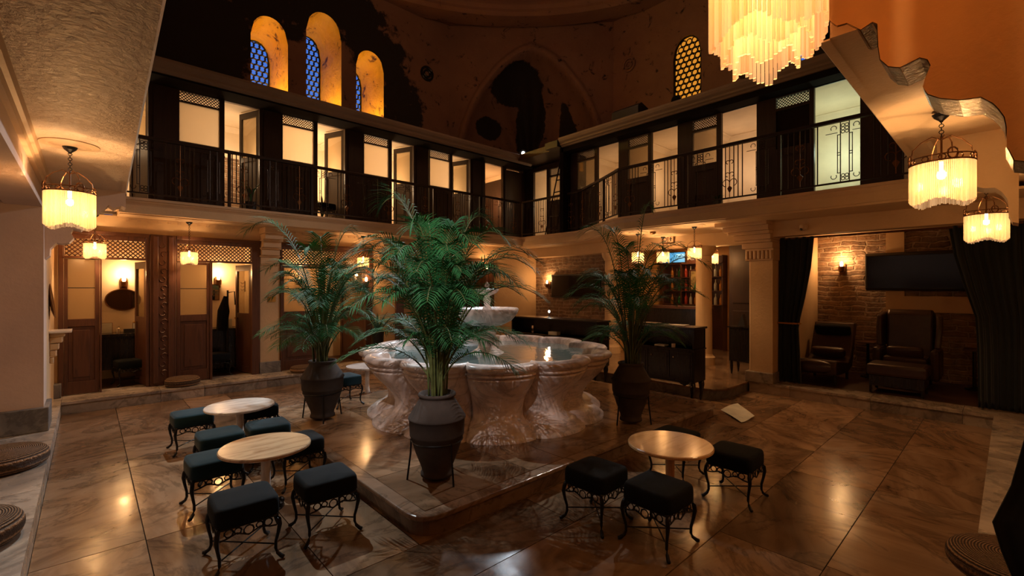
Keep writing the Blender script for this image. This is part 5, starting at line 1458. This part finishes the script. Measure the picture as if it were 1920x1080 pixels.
# passage with tall dark doors and a leafy window
t = thing('tall_door', 'tall dark wooden door beside the bar column', 'door', (9.3, 3.05, 0.158))
b = MB(); b.box(0,0.06,0,0.72,0,2.4); b.box(-0.02,0,0.08,0.64,0.2,1.0); b.box(-0.02,0,0.08,0.64,1.15,2.2); ob('door_leaf', b, M['darkwood'], t, bevel=0.006)
b = MB(); b.ball((-0.03,0.1,1.05), 0.02, 8, 6); ob('door_knob', b, M['gold'], t)
b = MB(); b.box(10.0,10.1,2.62,3.1,0.16,2.6); struct('wall_passage', b, M['darkwood'])
t = thing('glazed_door', 'dark glazed door with a bright edge and leafy green pane above', 'door', (8.75, 2.64, 0.158))
b = MB(); b.holes(0, 0.42, 0, 2.36, [(0.05, 0.37, 1.92, 2.3)], 0, 0.04, 'y'); ob('door_leaf', b, M['darkwood'], t)
b = MB(); b.box(0.015,0.025,0.05,0.37,1.92,2.3); ob('glass_pane', b, M['greenpane'], t)
b = MB(); b.box(-0.01,0.0,0.405,0.42,0.3,2.3); ob('metal_edge', b, M['chrome'], t)
b = MB()
for k in range(9):
    a = k*0.7; c = Vector((0.0, 0.20+0.09*math.cos(a*2), 2.1+0.1*math.sin(a*3)))
    b.add([c, c+Vector((0,0.05*math.cos(a),0.06*math.sin(a)+0.02)), c+Vector((0,0.11*math.cos(a),0.11*math.sin(a))), c+Vector((0,0.06*math.cos(a)+0.03,0.05*math.sin(a)-0.03))], [(0,1,2,3)])
ob('leaves', b, M['greenleaf'], t, fix=False)
t = thing('side_cabinet', 'small dark cabinet on turned legs beside the corner pillar', 'cabinet', (7.95, 2.80, 0.158))
b = MB(); b.box(0,0.35,0,0.42,0.22,0.78); ob('carcass', b, M['blackwood'], t, bevel=0.006)
b = MB(); b.box(-0.02,0.37,-0.0,0.44,0.78,0.80); ob('top', b, M['blackwood'], t)
for xx in (0.03, 0.31):
    for yy in (0.03, 0.39):
        b = MB(); b.tube([(xx,yy,0.22),(xx,yy,0.12),(xx,yy,0.0)], [0.022,0.026,0.012], 8); ob('leg', b, M['blackwood'], t)
b = MB(); b.extr([(0,0,0),(0.0,0.12,0),(0.02,0.05,0.2)], (0.1,0,0)); small('folded_card', 'folded dark card on the small cabinet', 'card', b, M['black'], (8.05, 3.0, 0.96))
t = thing('cafe_chair', 'curved back chair at the far end of the bar area', 'chair', (7.6, 7.3, 0.158))
b = MB(); b.lathe([(0.2,0.42),(0.21,0.44),(0.2,0.46),(0.001,0.46)], n=20); ob('seat', b, M['blackwood'], t)
for a in (0.7, 2.3, 3.9, 5.5):
    b = MB(); b.tube([(0.16*math.cos(a),0.16*math.sin(a),0.43),(0.2*math.cos(a),0.2*math.sin(a),0)], 0.014, 6); ob('leg', b, M['blackwood'], t)
b = MB(); b.tube([(0.2*math.cos(a),0.2*math.sin(a),0.78) for a in [-1.2+0.3*i for i in range(9)]], 0.018, 6); b.tube([(0.18,0.0,0.45),(0.2,0.0,0.78)], 0.012, 6); b.tube([(0.08,0.17,0.45),(0.08,0.19,0.78)], 0.012, 6); ob('backrest', b, M['wood'], t)

# ================================================================== ALCOVE
def curtain(label, cols, folds, amp, x, mat='curtain', n=60, tie=None, name='curtain'):
    """cols: list of (z, y_left, y_right, x shift); gathered cloth with folds"""
    t = thing(name, label, 'curtain', (x, cols[0][1], 0.16))
    b = MB(); rows = []
    zs = []
    for (a, c) in zip(cols, cols[1:]):
        m_ = 8
        for j in range(m_): zs.append([a[i]+(c[i]-a[i])*j/m_ for i in range(4)])
    zs.append(list(cols[-1]))
    vs = []
    for (z, y0, y1, xs) in zs:
        for k in range(n+1):
            u = k/n; f = math.sin(u*folds*2*PI)*amp*(0.6+0.4*math.sin(u*7.3+1))
            vs.append((xs + f, (y0 + (y1-y0)*u) - cols[0][1], z-0.16))
    b.add(vs, [(j*(n+1)+k, j*(n+1)+k+1, (j+1)*(n+1)+k+1, (j+1)*(n+1)+k) for j in range(len(zs)-1) for k in range(n)])
    o = ob('cloth', b, M[mat], t, smooth=True, fix=False)
    m_ = o.modifiers.new('solid', 'SOLIDIFY'); m_.thickness = 0.006
    if tie:
        z, y0, y1, xs = tie
        b = MB(); yc = (y0+y1)/2 - cols[0][1]; hw_ = abs(y1-y0)/2+0.015
        b.tube([(xs+0.05*math.cos(a), yc+hw_*math.sin(a), z-0.16) for a in [2*PI*i/18 for i in range(18)]], 0.014, 6, closed=True)
        ob('tieback', b, M['gold'], t)
    return t
XC = 7.80
def yc(px): return at(px, 500, x=XC).y
curtain('black green velvet curtain tied back on the left of the alcove', [(2.36, yc(1444), yc(1526), 0), (1.9, yc(1444), yc(1520), 0), (1.45, yc(1446), yc(1509), 0), (1.15, yc(1449), yc(1500), 0), (1.0, yc(1450), yc(1497), 0), (0.7, yc(1448), yc(1499), 0), (0.18, yc(1446), yc(1502), 0)], 6, 0.035, XC, tie=(1.07, yc(1449), yc(1499), 0))
curtain('wide black velvet curtain swept to the right of the alcove', [(2.36, yc(1778), yc(1950), 0), (2.0, yc(1788), yc(1950), 0), (1.6, yc(1808), yc(1950), 0), (1.25, yc(1828), yc(1950), 0), (0.9, yc(1832), yc(1950), 0), (0.18, yc(1834), yc(1950), 0)], 9, 0.04, XC)
b = MB(); b.tube([(7.80, -1.5, 2.345), (7.80, 2.33, 2.345)], 0.014, 8); ob('curtain_rod', b, M['bronze'], label='thin rod carrying the alcove curtains', cat='curtain rod')
# near right curtain, gathered over at the bottom
curtain('black curtain hanging at the right edge, bulging low down', [(2.66, -0.07, -0.5, 0), (1.3, -0.06, -0.5, 0), (1.0, -0.05, -0.5, 0), (0.74, 0.0, -0.5, -0.04), (0.58, 0.055, -0.5, -0.1), (0.45, 0.03, -0.5, -0.06), (0.18, -0.05, -0.5, 0)], 3, 0.03, 3.0)

t = thing('chaise_longue', 'brown leather chaise longue behind the left alcove curtain', 'chaise longue', (8.55, 1.98, 0.155), 0)
def loft(prof, w0, w1, t_, name, mat, par, bev=0.02):
    b = MB(); b.extr([(x, w0, z) for x, z in prof], (0, w1-w0, 0)); return ob(name, b, mat, par, bevel=bev)
loft([(-0.62,0.18),(-0.66,0.30),(-0.58,0.38),(-0.35,0.36),(0.1,0.30),(0.25,0.36),(0.55,0.88),(0.64,0.88),(0.66,0.80),(0.36,0.2),(0.1,0.14),(-0.4,0.16)], -0.28, 0.28, 0.56, 'body', M['leather'], t)
b = MB(); b.ball((-0.60,0,0.28), 0.10, 16, 10); o = ob('roll', b, M['leather'], t, smooth=True); o.scale = (1,2.7,1)
for xx in (-0.45, 0.3):
    for yy in (-0.22, 0.22):
        b = MB(); b.tube([(xx,yy,0.17),(xx,yy,0.0)], 0.02, 6); ob('leg', b, M['blackwood'], t)
def cushion(label, loc, w_, h_, th, rot, mat):
    b = MB()
    def fn(u, v):
        a = u*2*PI; 
        s = math.sin(v*PI)**0.35
        cx, cz = math.cos(a), math.sin(a); e = 0.35
        x = math.copysign(abs(cx)**e, cx)*w_/2*s; z = math.copysign(abs(cz)**e, cz)*h_/2*s
        y = -math.cos(v*PI)*th/2
        return (x, y, z)
    b.grid(fn, 28, 12, closed_u=True)
    o = ob('cushion', b, mat, label=label, cat='cushion', smooth=True, fix=False, loc=loc, group='alcove cushions'); o.rotation_euler = rot; return o
cushion('dark head cushion at the top of the chaise longue', (8.97, 1.98, 0.92), 0.5, 0.18, 0.12, (0.5, 0, -PI/2), M['velvetblack'])
cushion('brown cushion lying low on the chaise longue', (8.72, 1.98, 0.58), 0.46, 0.16, 0.12, (0.5, 0, -PI/2), M['leather'])
t = thing('wing_armchair', 'dark leather wing armchair in the alcove', 'armchair', (9.02, 1.05, 0.155), PI)
# local +x faces the court
b = MB(); b.box(-0.28,0.30,-0.27,0.27,0.12,0.32); ob('base', b, M['leather'], t, bevel=0.03)
b = MB(); b.box(-0.24,0.32,-0.25,0.25,0.32,0.44); ob('seat', b, M['leather'], t, bevel=0.04)
loft([(-0.24,0.3),(-0.16,0.3),(-0.24,1.05),(-0.30,1.12),(-0.38,1.10),(-0.38,0.3)], -0.27, 0.27, .5, 'backrest', M['leather'], t, 0.03)
for s in (-1, 1):
    b = MB(); b.box(-0.3,0.28,s*0.27,s*0.38,0.12,0.56); ob('arm', b, M['leather'], t, bevel=0.05)
    b = MB(); b.extr([(-0.36,s*0.27,0.55),(-0.02,s*0.30,0.56),(-0.08,s*0.32,0.85),(-0.14,s*0.32,1.02),(-0.36,s*0.27,1.08)], (0, s*0.07, 0)); ob('wing', b, M['leather'], t, bevel=0.02)
for xx in (-0.24,0.26):
    for yy in (-0.24,0.24):
        b = MB(); b.tube([(xx,yy,0.13),(xx,yy,0)], 0.02, 6); ob('leg', b, M['blackwood'], t)
cushion('small brown lumbar cushion on the wing armchair', (8.80, 1.05, 0.66), 0.42, 0.17, 0.12, (0.2, 0, -PI/2), M['leather'])
t = thing('footstool', 'low brown leather footstool before the wing armchair', 'footstool', (8.22, 1.05, 0.155))
b = MB(); b.box(-0.25,0.25,-0.32,0.32,0.24,0.40); ob('cushion_top', b, M['leather'], t, bevel=0.04)
b = MB(); b.box(-0.22,0.22,-0.29,0.29,0.10,0.24); ob('drawer_box', b, M['blackwood'], t)
for xx in (-0.2,0.2):
    for yy in (-0.27,0.27):
        b = MB(); b.tube([(xx,yy,0.12),(xx,yy,0)], 0.018, 6); ob('leg', b, M['blackwood'], t)
for i, (x_, y_, lb) in enumerate(((9.3, 1.57, 'small dark side table between chaise and armchair'), (9.25, 0.35, 'small dark side table right of the wing armchair'))):
    t = thing('side_table', lb, 'side table', (x_, y_, 0.155))
    b = MB(); b.box(-0.2,0.2,-0.11,0.11,0.56,0.58); ob('tabletop', b, M['wood'], t)
    b = MB(); b.tube([(0,0,0),(0,0,0.56)], 0.02, 8); ob('post', b, M['blackwood'], t)
    b = MB(); b.lathe([(0.10,0),(0.10,0.02),(0.02,0.04)], n=16); ob('base', b, M['blackwood'], t)
t = thing('television', 'tilted television on the stone wall of the alcove', 'television', (9.42, 0.95, 1.55))
b = MB(); b.extr([(0.12,-0.68,0),(0.02,-0.68,0.02),(-0.02,-0.68,0.58),(0.04,-0.68,0.62),(0.12,-0.68,0.62)], (0,1.36,0)); ob('housing', b, M['black'], t, bevel=0.02)
b = MB(); b.add([(0.017,-0.64,0.05),(0.017,0.64,0.05),(-0.022,0.64,0.56),(-0.022,-0.64,0.56)], [(0,1,2,3)]); ob('screen', b, M['screen'], t, fix=False)
t = thing('security_camera', 'small dome security camera on the beam above the left curtain', 'camera', at(1508, 430, x=7.48))
b = MB(); b.lathe([(0.05,0.06),(0.055,0.02),(0.04,-0.01),(0.001,-0.02)], (-0.03,0,0), 14, caps=False); ob('housing', b, M['mould'], t)
b = MB(); b.ball((-0.06,0.02,0.0), 0.022, 8, 6); ob('lens', b, M['black'], t)
# sheet of paper on the floor
b = MB()
pp = [at(px, py_, z=0.0) for px, py_ in ((1351, 769), (1383, 757), (1415, 783), (1390, 795))]
q = [(p.x, p.y) for p in pp]
vs = []
for j in range(5):
    for i in range(5):
        u, v_ = i/4, j/4
        x = (q[0][0]*(1-u)+q[1][0]*u)*(1-v_) + (q[3][0]*(1-u)+q[2][0]*u)*v_
        y = (q[0][1]*(1-u)+q[1][1]*u)*(1-v_) + (q[3][1]*(1-u)+q[2][1]*u)*v_
        vs.append((x, y, 0.004 + 0.018*abs(math.sin(u*3+v_*2))))
b.add(vs, [(j*5+i, j*5+i+1, (j+1)*5+i+1, (j+1)*5+i) for j in range(4) for i in range(4)])
ob('paper_sheet', b, M['white'], label='crumpled white sheet of paper lying on the floor', cat='paper', fix=False)
# lights of the south aisle and alcove
lamp('aisle_glow', 'POINT', (1.9, -0.5, 3.6), 16, AMBER, 0.3)
